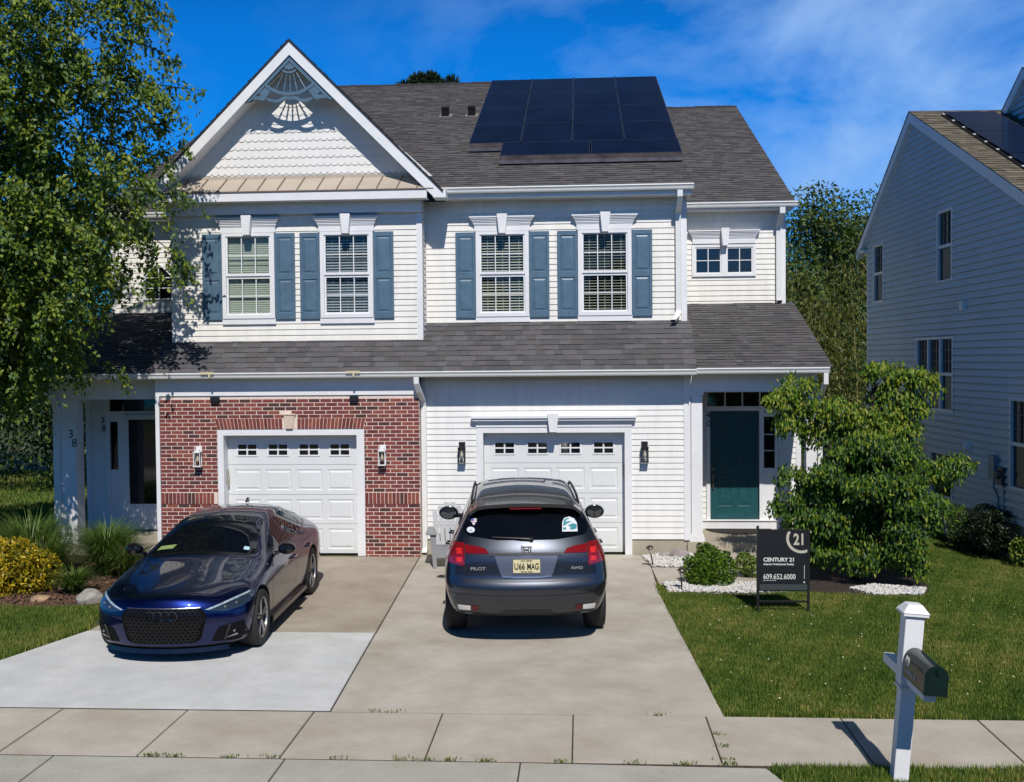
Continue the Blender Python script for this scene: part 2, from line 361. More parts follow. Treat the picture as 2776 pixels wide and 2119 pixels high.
slab('driveway_apron', [(-.04, -12), (2.75, -12), (2.0, -9.66), (-.04, -9.62)], -.003, APRON, gap=.007)
b = MB(); b.box(-150, 150, -22, -12.05, -.028, -.02); struct(b.build('road', ASPH))
# walkway and landing
slab('walkway', [(1.63, -2.38), (3.55, -2.38), (3.55, -1.22), (1.60, -1.22)], .01, WALKC)
slab('walkway', [(2.42, -1.2), (3.75, -1.2), (3.75, -.08), (2.42, -.08)], .06, WALKC, th=.09)

# ================================================================== HOUSE
house = thing('twin_house', 'two-family house with cream siding, brick left garage, blue shutters and dark shingle roof', 'house', (-2.25, 1.5, 0))
HP = Vector((2.25, -1.5, 0))
def hp(o):
    o.parent = house; o.matrix_parent_inverse = Matrix.Translation(-Vector(house.location)); return o
def split_pieces(mb, gap=.05):
    n = len(mb.v); par = list(range(n))
    def fd(a):
        while par[a] != a: par[a] = par[par[a]]; a = par[a]
        return a
    for f in mb.f:
        a = fd(f[0])
        for i in f[1:]: par[fd(i)] = a
    roots = np.array([fd(i) for i in range(n)]); V = np.array(mb.v); uq, inv = np.unique(roots, return_inverse=True); m = len(uq)
    if m > 2600: return [mb]
    lo = np.full((m, 3), 1e9); hi = np.full((m, 3), -1e9); np.minimum.at(lo, inv, V); np.maximum.at(hi, inv, V)
    lab = -np.ones(m, int); k = 0
    for i in range(m):
        if lab[i] >= 0: continue
        st = [i]; lab[i] = k
        while st:
            a = st.pop(); q = np.where((lab < 0) & np.all(lo <= hi[a]+gap, 1) & np.all(hi >= lo[a]-gap, 1))[0]
            lab[q] = k; st.extend(q.tolist())
        k += 1
    if k == 1: return [mb]
    outs = []
    fl = [lab[inv[f[0]]] for f in mb.f]
    for c in range(k):
        o = MB(); mp_ = {}
        for f, mi, l in zip(mb.f, mb.m, fl):
            if l != c: continue
            g_ = []
            for i in f:
                if i not in mp_: mp_[i] = len(o.v); o.v.append(mb.v[i])
                g_.append(mp_[i])
            o.f.append(tuple(g_)); o.m.append(mi)
        outs.append(o)
    return outs
def hb(mb, name, mats, gap=.06, **k):
    for q in split_pieces(mb, gap): o = hp(q.build(name, mats, **k))
    return o

# --- brick front
BY = -.25
mb = MB(); mb.box(-6.855, -5.85, BY+.004, .02, -.03, 2.80); mb.box(-3.25, -2.295, BY+.004, .02, -.03, 2.80); mb.box(-5.85, -3.25, BY+.004, .02, 2.215, 2.80)
rowh = .0677; bw = .2032; mg = .0135; nrow = int(2.82/rowh)
def brick_rects(xa, xb, za, zb): return xa, xb, za, zb
for r_ in range(nrow+1):
    z0 = -.03+r_*rowh; z1 = z0+rowh-mg
    if z1 > 2.79: break
    off = -(bw/2 if r_ % 2 else 0)
    x = -6.858+off
    segs = [(-6.858, -5.85), (-3.25, -2.292)] if z1 < 2.215 else [(-6.858, -2.292)]
    if z1 > .91 and z0 < 1.115: continue
    while x < -2.29:
        for sa, sb in segs:
            a, c = max(x, sa), min(x+bw-mg, sb)
            if c-a < .02: continue
            if z0 > 2.15 and z0 < 2.40:
                t = (z0-2.215)/.18; la, lb = -5.845-.04*t, -3.262+.036*t
                if a >= la-.01 and c <= lb+.01: continue
                if a < la < c: c = la-.008
                elif a < lb < c: a = lb+.008
                if c-a < .02: continue
            if -4.66 < (a+c)/2 < -4.45 and z0 < 2.48 and z0 > 2.2: continue
            k = random.choices([1, 2, 3, 4, 5], [4, 3, 2, 2, 3])[0]
            mb.box(a, c, BY, BY+.012, z0, z1, k)
        x += bw
for sa, sb in ((-6.858, -5.85), (-3.25, -2.292)):       # soldier band
    n = int((sb-sa)/rowh); 
    for i in range(n):
        k = random.choice([1, 1, 2, 3, 4, 5]); mb.box(sa+i*rowh+.004, sa+(i+1)*rowh-.006, BY-.012, BY+.01, .915, 1.105, k)
    mb.box(sa, sb, BY-.004, BY+.012, .912, 1.108, 0)
n = 40
for i in range(n):                                       # splayed lintel
    a0, a1 = i/n, (i+1)/n
    xb0, xb1 = -5.845+2.583*a0+.005, -5.845+2.583*a1-.005; xt0, xt1 = -5.885+2.659*a0+.005, -5.885+2.659*a1-.005
    if -4.67 < (xb0+xb1)/2 < -4.45: continue
    k = random.choice([1, 1, 3, 2, 5])
    mb.hexa([(xb0, BY-.006, 2.22), (xb1, BY-.006, 2.22), (xb1, BY+.01, 2.22), (xb0, BY+.01, 2.22), (xt0, BY-.006, 2.40), (xt1, BY-.006, 2.40), (xt1, BY+.01, 2.40), (xt0, BY+.01, 2.40)], k)
mb.prism([(-5.845, 2.217), (-3.262, 2.217), (-3.226, 2.405), (-5.885, 2.405)], BY+.002, BY+.012)
hb(mb, 'brick_wall', [MORTAR]+BRICKS, gap=.5)
mb = MB(); mb.hexa([(-4.62, BY-.03, 2.215), (-4.50, BY-.03, 2.215), (-4.50, BY+.01, 2.215), (-4.62, BY+.01, 2.215), (-4.66, BY-.03, 2.45), (-4.46, BY-.03, 2.45), (-4.46, BY+.01, 2.45), (-4.66, BY+.01, 2.45)])
mb.box(-4.675, -4.445, BY-.042, BY+.01, 2.45, 2.48); hb(mb, 'keystone', STONE, bevel=.006)
# frieze boards
mb = MB(); mb.box(-6.93, -2.296, BY-.02, BY+.05, 2.80, 3.1); hb(mb, 'frieze_board', WHITE)
mb = MB()
for xa, xb in ((-5.94, -5.785), (-3.49, -3.34)): mb.box(xa, xb, BY-.06, BY-.002, 2.69, 2.775)
for xa, xb in ((-5.94, -5.785), (-3.49, -3.34)): mb.box(xa+.01, xb-.01, BY-.075, BY-.06, 2.70, 2.765)
hb(mb, 'floodlight_box', BLACK)
# --- right garage wall
mb = MB(); siding(mb, -2.2, 2.25, .265, 3.12, 0, holes=[(-1.33, 1.35, 0, 2.27)]); hb(mb, 'siding_wall', SIDINGW)
mb = MB(); mb.box(-2.292, -2.195, -.022, .05, .25, 3.12); mb.box(2.248, 2.362, -.024, .10, .25, 3.12); mb.box(2.34, 2.364, .10, 1.5, .25, 2.8); hb(mb, 'corner_board', WHITE)
mb = MB(); mb.box(-2.29, -1.335, .012, .1, -.03, .262); mb.box(1.357, 2.36, .012, .1, -.03, .262); mb.box(2.30, 2.358, .1, 1.5, -.03, .262); hb(mb, 'foundation', FOUND)
# casings
mb = MB(); mb.box(-1.333, -1.213, -.03, .19, 0, 2.20); mb.box(1.235, 1.355, -.03, .19, 0, 2.20); mb.box(-1.213, 1.235, -.031, .19, 2.115, 2.20)
mb.box(-1.335, 1.357, -.045, .0, 2.215, 2.275); mb.box(-1.333, 1.355, -.03, .0, 2.20, 2.215)
for i, (e, z0, z1, d) in enumerate(((.0, 2.275, 2.30, .06), (.025, 2.30, 2.328, .085), (.05, 2.328, 2.372, .12), (.075, 2.372, 2.41, .15))):
    mb.box(-1.335-e, 1.357+e, -d, 0, z0, z1)
hb(mb, 'door_surround', WHITE)
def keystone(cx, zt, zb, wt, wb, y, d):
    mb = MB(); mb.hexa([(cx-wb/2, y-d, zb), (cx+wb/2, y-d, zb), (cx+wb/2, y, zb), (cx-wb/2, y, zb), (cx-wt/2, y-d, zt), (cx+wt/2, y-d, zt), (cx+wt/2, y, zt), (cx-wt/2, y, zt)])
    hb(mb, 'keystone', WHITE, bevel=.004)
keystone(.005, 2.45, 2.13, .19, .12, 0, .175)
mb = MB(); mb.box(-5.845, -5.74, -.24, .03, 0, 2.215); mb.box(-3.39, -3.255, -.24, .03, 0, 2.215); mb.box(-5.74, -3.39, -.24, .03, 2.105, 2.215); hb(mb, 'door_surround', WHITE)

def garage_door(x0, x1, y, top=2.11):
    door = bpy.data.objects.new('garage_door', None); COL.objects.link(door); door.location = ((x0+x1)/2, y, 0); hp(door)
    W = x1-x0; sec = [0.008, .53, 1.045, 1.575, top]
    P = Matrix.Translation((-(x0+x1)/2, -y, 0))
    for si in range(4):
        z0, z1 = sec[si], sec[si+1]-.006; mb = MB(); mb.T = P; rects = []; pw = (W-.14)/4
        for c in range(4):
            cx = x0+.07+pw*(c+.5)
            if si < 3: rects.append((cx-pw/2+.045, cx+pw/2-.045, z0+.075, z1-.085))
            else: rects.append((cx-.178, cx+.178, 1.73, 1.94))
        plate_with(mb, x0, x1, z0, z1, y, rects)
        if si < 3:
            for r_ in rects: raised(mb, *r_, y)
        o = mb.build('door_section', DOORW); o.parent = door
        if si == 3:
            for r_ in rects:
                f = MB(); f.T = P
                for p in ((r_[0]-.012, r_[1]+.012, r_[2]-.012, r_[2]+.012), (r_[0]-.012, r_[1]+.012, r_[3]-.012, r_[3]+.012)): f.box(p[0], p[1], y-.012, y+.01, p[2], p[3])
                for p in ((r_[0]-.012, r_[0]+.012), (r_[1]-.012, r_[1]+.012), ((r_[0]+r_[1])/2-.013, (r_[0]+r_[1])/2+.013)): f.box(p[0], p[1], y-.0115, y+.009, r_[2]+.0125, r_[3]-.0125)
                f.box(r_[0]+.0125, (r_[0]+r_[1])/2-.0135, y-.011, y+.008, (r_[2]+r_[3])/2-.011, (r_[2]+r_[3])/2+.011); f.box((r_[0]+r_[1])/2+.0135, r_[1]-.0125, y-.011, y+.008, (r_[2]+r_[3])/2-.011, (r_[2]+r_[3])/2+.011)
                o = f.build('window_frame', WHITE); o.parent = door
                f = MB(); f.T = P; f.box(r_[0], r_[1], y+.012, y+.02, r_[2], r_[3]); o = f.build('window_pane', DGLASS); o.parent = door
    mb = MB(); mb.T = P; mb.box(x0, x1, y+.035, y+.05, 0, top); o = mb.build('door_backing', DOORW); o.parent = door
    mb = MB(); mb.T = P; mb.box(x0-.0, x1+.0, y-.004, y+.03, -.008, .006); o = mb.build('weather_seal', BLACK); o.parent = door
    return door
garage_door(-1.212, 1.234, .185); garage_door(-5.738, -3.392, 0.0)
mb = MB(); mb.prism([(-5.735, 1.20), (-5.72, 1.22), (-5.715, 1.45), (-5.72, 1.50), (-5.735, 1.50)], -.08, -.045); mb.tube([(-5.72, -.06, 1.2), (-5.715, -.09, 1.3), (-5.72, -.06, 1.42)], .012)
mb.prism([(1.232, 1.30), (1.215, 1.32), (1.212, 1.52), (1.232, 1.56)], .10, .14); hb(mb, 'door_latch', mk('worn_metal', (.35, .33, .25), .5, var=.3))
# low wall lamps
def wall_lamp(x, y, ztop, frame, name='wall_lamp'):
    L_ = bpy.data.objects.new('wall_lamp', None); COL.objects.link(L_); L_.location = (x, y, ztop-.2); hp(L_)
    mb = MB(); mb.box(-.055, .055, -.02, 0, .06, .20); mb.box(-.02, .02, -.09, -.02, .12, .15)
    o = mb.build('back_plate', frame, L_, bevel=.004)
    mb = MB(); t = .012
    for sx in (-1, 1):
        for yy in (-.13, -.04): mb.box(sx*.055-t/2, sx*.055+t/2, yy-t/2, yy+t/2, -.135, .095)
    mb.box(-.066, .066, -.145, -.03, .0955, .112); mb.box(-.045, .045, -.12, -.05, .1125, .13); mb.box(-.066, .066, -.145, -.03, -.15, -.1355)
    o = mb.build('lantern_frame', frame, L_)
    mb = MB(); mb.lathe([(.0, .06), (.012, .055), (.014, .02), (.026, -.01), (.028, -.03), (.018, -.055), (0, -.062)], 12, (0, -.085, 0)); mb.box(-.014, .014, -.099, -.071, .06, .0945)
    mb.build('bulb', BULB, L_, smooth=True)
    mb = MB(); mb.quad((-.048, -.129, -.13), (.048, -.129, -.13), (.048, -.129, .09), (-.048, -.129, .09)); mb.build('lantern_glass', CLEARG, L_)
wall_lamp(-1.58, -.018, 1.96, BLACK); wall_lamp(1.575, -.018, 1.955, BLACK)
mb = MB(); mb.box(-1.65, -1.51, -.018, .0, 1.80, 1.975); mb.box(1.505, 1.645, -.018, .0, 1.795, 1.97); hb(mb, 'lamp_mount', WHITE)
wall_lamp(-6.17, BY, 1.92, WHITE); wall_lamp(-2.93, BY, 1.935, WHITE)

# --- porch right
mb = MB(); mb.box(2.30, 4.55, -.06, 1.9, -.03, .22); hb(mb, 'porch_slab', FOUND, bevel=.008)
mb = MB(); mb.box(2.366, 4.50, -.012, .10, 2.80, 3.12); hb(mb, 'frieze_board', WHITE)
def column(x0, x1, y0, z0, z1):
    mb = MB(); w_ = x1-x0; mb.box(x0, x1, y0, y0+w_, z0+.13, z1-.06); mb.box(x0-.035, x1+.035, y0-.035, y0+w_+.035, z0, z0+.075)
    mb.box(x0-.018, x1+.018, y0-.018, y0+w_+.018, z0+.076, z0+.129); mb.box(x0-.02, x1+.02, y0-.02, y0+w_+.02, z1-.06, z1); hb(mb, 'porch_column', WHITE, bevel=.004)
column(2.375, 2.565, 0, .22, 2.8); column(4.32, 4.50, 0, .22, 2.8)
DY = 1.5
mb = MB(); mb.box(2.36, 4.55, .10, 2.8, 3.0, 3.02); hb(mb, 'porch_ceiling', WHITE)
mb = MB(); siding(mb, 4.10, 4.44, .3, 2.99, DY); siding(mb, 2.366, 2.80, .3, 2.99, DY); hb(mb, 'siding_wall', SIDINGW)
mb = MB(); mb.box(4.44, 4.53, DY-.024, DY+.05, .22, 2.99); hb(mb, 'corner_board', WHITE)
mb = MB()   # door frame + transom + sidelight surround
mb.box(2.80, 2.868, DY-.05, DY+.06, .37, 2.46); mb.box(3.77, 3.85, DY-.05, DY+.06, .37, 2.46); mb.box(2.868, 3.77, DY-.05, DY+.06, 2.40, 2.46)
mb.box(3.85, 4.10, DY-.045, DY+.06, 2.29, 2.459); mb.box(3.85, 4.10, DY-.04, DY+.06, .372, 1.34); mb.box(4.055, 4.10, DY-.046, DY+.06, 1.34, 2.29)
mb.box(2.80, 4.10, DY-.055, DY+.06, 2.461, 2.485); mb.box(2.80, 4.10, DY-.05, DY+.06, 2.745, 2.80)
for xx in (2.80, 3.135, 3.452, 3.77, 4.08): mb.box(xx, xx+.02, DY-.048, DY+.06, 2.486, 2.744)
mb.box(3.86, 4.05, DY-.03, DY+.02, 1.655, 1.67); mb.box(3.86, 4.05, DY-.03, DY+.02, 1.955, 1.97)
raised(mb, 3.87, 4.05, .44, 1.02, DY-.0405); hb(mb, 'door_surround', WHITE)
mb = MB(); mb.box(2.70, 4.14, DY-.10, DY+.0, .2205, .365); mb.box(2.68, 4.16, DY-.125, DY+.0, .3655, .385); hb(mb, 'door_sill', WHITE, bevel=.004)
mb = MB(); mb.box(3.86, 4.05, DY+.0, DY+.008, 1.34, 2.29); mb.box(2.82, 4.08, DY, DY+.008, 2.486, 2.744); hb(mb, 'window_pane', DGLASS)
fd = bpy.data.objects.new('front_door', None); COL.objects.link(fd); fd.location = (2.87, DY, .385); hp(fd)
mb = MB(); xs = [(.15, .40), (.50, .75)]; zs = [(.24, .78), (.95, 1.55), (1.66, 1.90)]
rects = [(a, b, c, d) for a, b in xs for c, d in zs]
plate_with(mb, .003, .897, .004, 2.012, .02, rects)
for r_ in rects: raised(mb, *r_, .02)
mb.build('door_panel', GREEND, fd)
mb = MB(); mb.tube([(.055, -.02, .58), (.05, -.045, .66), (.055, -.02, .76)], .010); mb.box(.04, .07, -.0, .02, .56, .84); mb.lathe([(0, -.03), (.03, -.03), (.032, 0)], 12, (.055, .015, .93), 'y'); mb.build('door_handle', mk('brushed_brass', (.30, .24, .16), .35, metal=.8), fd)
mb = MB(); mb.prism([(math.cos(a)*.60, math.sin(a)*.62) for a in [-math.pi*k/20 for k in range(21)]], 0, .012, axis='z')
o = mb.build('doormat', mk('dark_doormat', (.018, .016, .014), .95, var=.4, scale=40)); o.location = (3.36, DY-.13, .221); tag(o, 'dark half-round mat on the stoop before the green door', 'doormat')
text('4', .17, NUMB, 'house_number', None, (2.79, DY-.058, 2.27), FACE); text('0', .17, NUMB, 'house_number', None, (2.80, DY-.058, 2.11), FACE)
for o in list(COL.objects):
    if o.name.startswith('house_number') and not o.parent: hp(o)
# --- porch left (unit 38)
mb = MB(); mb.box(-9.2, -6.9, -.1, 1.9, -.03, .16); hb(mb, 'porch_slab', FOUND, bevel=.008)
mb = MB(); mb.box(-9.0, -6.93, -.012, .10, 2.74, 3.12); hb(mb, 'frieze_board', WHITE)
column(-8.80, -8.50, 0, .16, 2.74)
mb = MB(); mb.box(-9.05, -6.9, .10, 2.8, 3.0, 3.02); hb(mb, 'porch_ceiling', WHITE)
mb = MB(); siding(mb, -8.92, -8.62, .18, 2.99, DY); hb(mb, 'siding_wall', SIDINGW)
mb = MB(); mb.box(-9.02, -8.92, DY-.024, DY+.05, .16, 2.99); mb.box(-6.93, -6.86, BY-.03, .2, .0, 2.80); hb(mb, 'corner_board', WHITE)
mb = MB(); mb.box(-8.62, -8.54, DY-.04, DY+.05, .18, 2.70); mb.box(-8.54, -8.38, DY-.03, DY+.05, .18, 1.34); mb.box(-8.54, -8.38, DY-.031, DY+.05, 2.26, 2.42); mb.box(-8.38, -8.23, DY-.045, DY+.05, .18, 2.42)
mb.box(-8.54, -7.2, DY-.05, DY+.05, 2.421, 2.46); mb.box(-7.34, -6.9, DY-.04, DY+.05, .18, 2.42); hb(mb, 'door_surround', WHITE)
mb = MB(); mb.box(-8.54, -7.2, DY, DY+.01, 2.46, 2.70); mb.box(-8.54, -8.38, DY, DY+.01, 1.34, 2.26); hb(mb, 'window_pane', DGLASS)
sdoor = bpy.data.objects.new('storm_door', None); COL.objects.link(sdoor); sdoor.location = (-8.23, DY, .19); hp(sdoor)
mb = MB(); mb.box(0, .06, -.05, 0, 0, 2.2); mb.box(.83, .89, -.05, 0, 0, 2.2); mb.box(.06, .83, -.05, 0, 2.11, 2.2); mb.box(.06, .83, -.05, 0, .0, .49); mb.build('door_panel', WHITE, sdoor, bevel=.003)
mb = MB(); mb.box(.06, .83, -.03, -.02, .49, 2.11); mb.build('door_glass', DGLASS, sdoor)
for a in (('3', (-8.64, -.004, 2.06)), ('8', (-8.58, -.004, 1.90))): hp(text(a[0], .21, NUMB, 'house_number', None, (a[1][0], a[1][1], a[1][2]), FACE))
for a in (('3', (-8.72, DY-.04, 2.24)), ('8', (-8.70, DY-.04, 2.08))): hp(text(a[0], .17, NUMB, 'house_number', None, a[1], FACE))

# --- upper walls
UB, UR, U2 = .15, .5, 2.8
def win_holes(cx): return (cx-.46, cx+.46, 4.06, 5.65)
WL, WL2, WR, WR2 = -5.355, -3.60, -.884, .924
mb = MB(); siding(mb, -6.66, -2.36, 3.75, 5.98, UB, holes=[(c-.45, c+.45, 4.06, 5.64) for c in (WL, WL2)]); hb(mb, 'siding_wall', SIDING)
mb = MB(); siding(mb, -2.26, 2.26, 3.95, 6.2, UR, holes=[(c-.45, c+.45, 4.06, 5.64) for c in (WR, WR2)]); hb(mb, 'siding_wall', SIDING)
mb = MB(); siding(mb, 2.37, 4.41, 4.3, 6.3, U2, holes=[(2.72, 3.90, 5.0, 5.58)]); siding(mb, -8.95, -6.8, 4.2, 6.3, U2, holes=[(-8.35, -7.75, 4.66, 5.3)]); hb(mb, 'siding_wall', SIDING)
mb = MB(); mb.box(-6.76, -6.66, UB-.024, UB+.02, 3.7, 5.98); mb.box(-2.36, -2.26, UB-.024, UB+.3, 3.7, 5.98)
mb.box(2.26, 2.36, UR-.024, UR+.02, 3.9, 6.2); mb.box(4.41, 4.50, U2-.024, U2+.05, 4.3, 6.3); mb.box(-9.04, -8.95, U2-.024, U2+.05, 4.2, 6.3); mb.box(2.37, 2.42, U2-.022, U2, 4.35, 6.3); hb(mb, 'corner_board', WHITE)
# plain return walls and body behind (sides and back of the volumes)
mb = MB(); mb.T = Matrix.Rotation(R(90), 4, 'Z') @ Matrix.Identity(4)
# faces looking +x: rotate frame so that out(-y) -> +x
def side_siding(mb, X, y0, y1, z0, z1, clip=None): 
    mb.T = Matrix.Translation((X, 0, 0)) @ Matrix.Rotation(R(90), 4, 'Z'); siding(mb, y0, y1, z0, z1, 0, clip=clip); mb.T = None
mb = MB(); side_siding(mb, 2.35, .5, 12, 3.9, 10.2, clip=lambda z: (.5 if z < 6.4 else .5+(z-6.4)/.47, 12)); side_siding(mb, 4.49, 2.8, 16, -.0, 9.8, clip=lambda z: (2.8 if z < 6.3 else 2.8+(z-6.3)/.47, 16))
side_siding(mb, -2.262, .17, .5, 3.8, 6.2)
hb(mb, 'siding_wall', SIDING)
mb = MB(); mb.box(-9.03, 4.48, 3.4, 15.5, 0, 6.2); mb.box(-6.8, 2.3, 1.6, 3.4, 0, 6.2); hb(mb, 'back_wall', SIDING)
# frieze / soffit upper bay
mb = MB(); mb.box(-6.8, -2.255, .03, UB+.02, 5.975, 6.19); hb(mb, 'frieze_board', WHITE)
mb = MB(); mb.box(-6.98, -2.12, -.235, -.20, 6.165, 6.315); mb.box(-6.98, -2.12, -.20, .03, 6.165, 6.18); hb(mb, 'fascia_board', WHITE)
mb = MB(); mb.quad((-7.0, -.25, 6.335), (-2.0, -.25, 6.335), (-2.35, UB, 6.62), (-6.65, UB, 6.62)); mb.box(-7.0, -2.02, -.25, -.24, 6.318, 6.334)
for i in range(14):
    xx = -6.8+i*.347
    if -6.85 < xx < -2.25: mb.hexa([(xx-.008, -.25, 6.336), (xx+.008, -.25, 6.336), (xx+.058, UB, 6.621), (xx+.042, UB, 6.621), (xx-.008, -.25, 6.352), (xx+.008, -.25, 6.352), (xx+.058, UB, 6.642), (xx+.042, UB, 6.642)], 1)
mb.box(-6.65, -2.35, UB-.03, UB, 6.60, 6.655, 0); hb(mb, 'pent_roof', [TAN, DARKSEAM])
mb = MB(); mb.box(-7.02, -2.0, -.252, -.236, 6.312, 6.332); hb(mb, 'drip_edge', DARKSEAM)
# scalloped gable
AX, AZ, SL = -4.47, 8.905, 1.0
mb = MB(); base = MB()
def gz(x): return AZ-.12-SL*abs(x-AX)
r_ = 0; rh = .147; sw = .122
z = 6.72
while z < 8.6:
    n = 20; off = (sw/2 if r_ % 2 else 0); x = AX-2.5-off
    while x < AX+2.5:
        cx = x+sw/2; 
        if min(gz(cx+sw/2), gz(cx-sw/2)) > z-.03:
            pts = []
            for k in range(9):
                a = math.pi+math.pi*k/8; pts.append((cx+sw/2*math.cos(a), z+sw/2*math.sin(a)*.85))
            pts += [(cx+sw/2, max(z, min(z+rh+.03, gz(cx+sw/2)))), (cx-sw/2, max(z, min(z+rh+.03, gz(cx-sw/2))))]
            yb = UB-.024; yt = UB-.003; nn = len(pts)
            f = [(px, yb+(yt-yb)*max(0, min(1, (pz-z+.05)/(rh+.08))), pz) for px, pz in pts]
            mb.add(f+[(p[0], UB, p[2]) for p in f], [tuple(range(nn))]+[(i, (i+1) % nn, (i+1) % nn+nn, i+nn) for i in range(nn)])
        x += sw
    z += rh; r_ += 1
mb.prism([(AX-2.4, 6.6), (AX+2.4, 6.6), (AX, 8.78)], UB-.001, UB+.05); mb.box(-6.66, -2.34, UB-.012, UB, 6.60, 6.68)
hb(mb, 'gable_wall', SCALLOP, gap=.3)
mb = MB()   # rake boards and soffits
for s in (-1, 1):
    fx = AX+s*2.6; fz = AZ-SL*2.6
    ins = .25
    mb.prism([(AX, AZ-ins), (AX+s*2.48, 6.167), (AX+s*2.62, 6.167), (AX+s*2.62, AZ-.02-SL*2.62), (AX, AZ-.02)], -.25, -.22)
    fx = AX+s*2.46; fz = AZ-SL*2.46
    mb.hexa([(AX, -.22, AZ-ins+.01), (fx, -.22, fz-ins+.01), (fx, UB, fz-ins+.01), (AX, UB, AZ-ins+.01), (AX, -.22, AZ-ins+.03), (fx, -.22, fz-ins+.03), (fx, UB, fz-ins+.03), (AX, UB, AZ-ins+.03)])
mb.box(AX+2.46, AX+2.68, -.245, .12, 6.165, 6.30); mb.box(AX-2.68, AX-2.46, -.245, .12, 6.165, 6.30)
hb(mb, 'rake_board', WHITE)
# gable ornament
mb = MB(); OX, OZ, OK = AX+.005, 8.60, .000755
def og(poly, y0=-.275, y1=-.235, mirror=True):
    p = [(OX+(x-1180)*OK, OZ-(y-230)*OK) for x, y in poly]; mb.prism(p, y0, y1)
    if mirror: mb.prism([(2*OX-x, z_) for x, z_ in p], y0, y1)
og([(1180, 225), (2190, 1225), (2060, 1180), (1180, 315)]); og([(1180, 120), (2290, 1230), (2070, 1190), (1180, 305)], y0=-.218, y1=-.20)  # second bar, hidden behind the rake board, added to block leaking sun
og([(1180, 345), (1300, 450), (1270, 485), (1180, 505), (1090, 485), (1060, 450)], mirror=False)
def arc(cx, cy, r1, r2, a0, a1, n=14, **k):
    o_ = [(cx+r1*math.cos(a0+(a1-a0)*i/n), cy+r1*math.sin(a0+(a1-a0)*i/n)) for i in range(n+1)]
    i_ = [(cx+r2*math.cos(a0+(a1-a0)*i/n), cy+r2*math.sin(a0+(a1-a0)*i/n)) for i in range(n, -1, -1)]
    og(o_+i_, mirror=False, **k)
arc(1180, 330, 215, 262, R(50), R(130), y0=-.28)
arc(1180, 245, 775, 845, R(46), R(134), y0=-.285)
wav = [(600+i*20, 1120+(60*math.sin((i*20)/180*math.pi*.82)) - (50 if False else 0)) for i in range(0)]
top = [(655, 1130), (760, 1165), (850, 1180), (930, 1165), (1010, 1120), (1090, 1100), (1180, 1125)]; bot = [(1180, 1185), (1100, 1165), (1030, 1190), (950, 1225), (850, 1240), (740, 1220), (640, 1180)]
og([(2360-x, y) for x, y in top]+[(2360-x, y) for x, y in bot])
og([(1610, 965), (1730, 880), (1885, 1020), (1830, 1060), (1880, 1100), (1960, 1080), (2060, 1165), (1940, 1165), (1800, 1195), (1740, 1160)])
for x0, y0, x1, y1 in ((1030, 590, 865, 935), (1110, 600, 1040, 985), (1190, 600, 1190, 1020), (1270, 600, 1345, 985), (1335, 570, 1530, 925)):
    a = Vector((OX+(x0-1180)*OK, -.255, OZ-(y0-230)*OK)); b = Vector((OX+(x1-1180)*OK, -.255, OZ-(y1-230)*OK))
    mb.tube([a.lerp(b, t) for t in (0, .3, .33, .36, .39, .42, .7, 1)], [.010, .013, .010, .019, .019, .010, .016, .014], 8)
hb(mb, 'gable_ornament', SHUT, gap=.3)

# --- windows
def shutter(x, y, parent):
    mb = MB(); w2 = .176
    plate_with(mb, x-w2, x+w2, 4.135, 5.645, y-.035, [(x-w2+.045, x+w2-.045, 4.24, 4.83), (x-w2+.045, x+w2-.045, 4.93, 5.57)], th=.035)
    for a, b in ((4.24, 4.83), (4.93, 5.57)): raised(mb, x-w2+.045, x+w2-.045, a, b, y-.035, ring=((0, 0), (.01, .014), (.022, .014), (.05, .002)))
    return hb(mb, 'shutter', SHUT)
def crosshead(cx, w, z0, y, key=True, kw=.18, h=.27, parent=None):
    mb = MB(); mb.box(cx-w/2, cx+w/2, y-.045, y, z0, z0+.105); mb.box(cx-w/2-.005, cx+w/2+.005, y-.055, y, z0+.1055, z0+.125)
    for e, a, b, d in ((.012, .126, .150, .065), (.028, .157, .176, .078), (.045, .183, .202, .092), (.066, .209, .228, .106), (.085, .234, .258, .12), (.02, .125, .257, .06)):
        mb.box(cx-w/2-e, cx+w/2+e, y-d, y, z0+a, z0+b)
    hb(mb, 'crosshead', WHITE)
    if key: keystone(cx+.01, z0+.29, z0-.055, kw, kw*.62, y, .185)
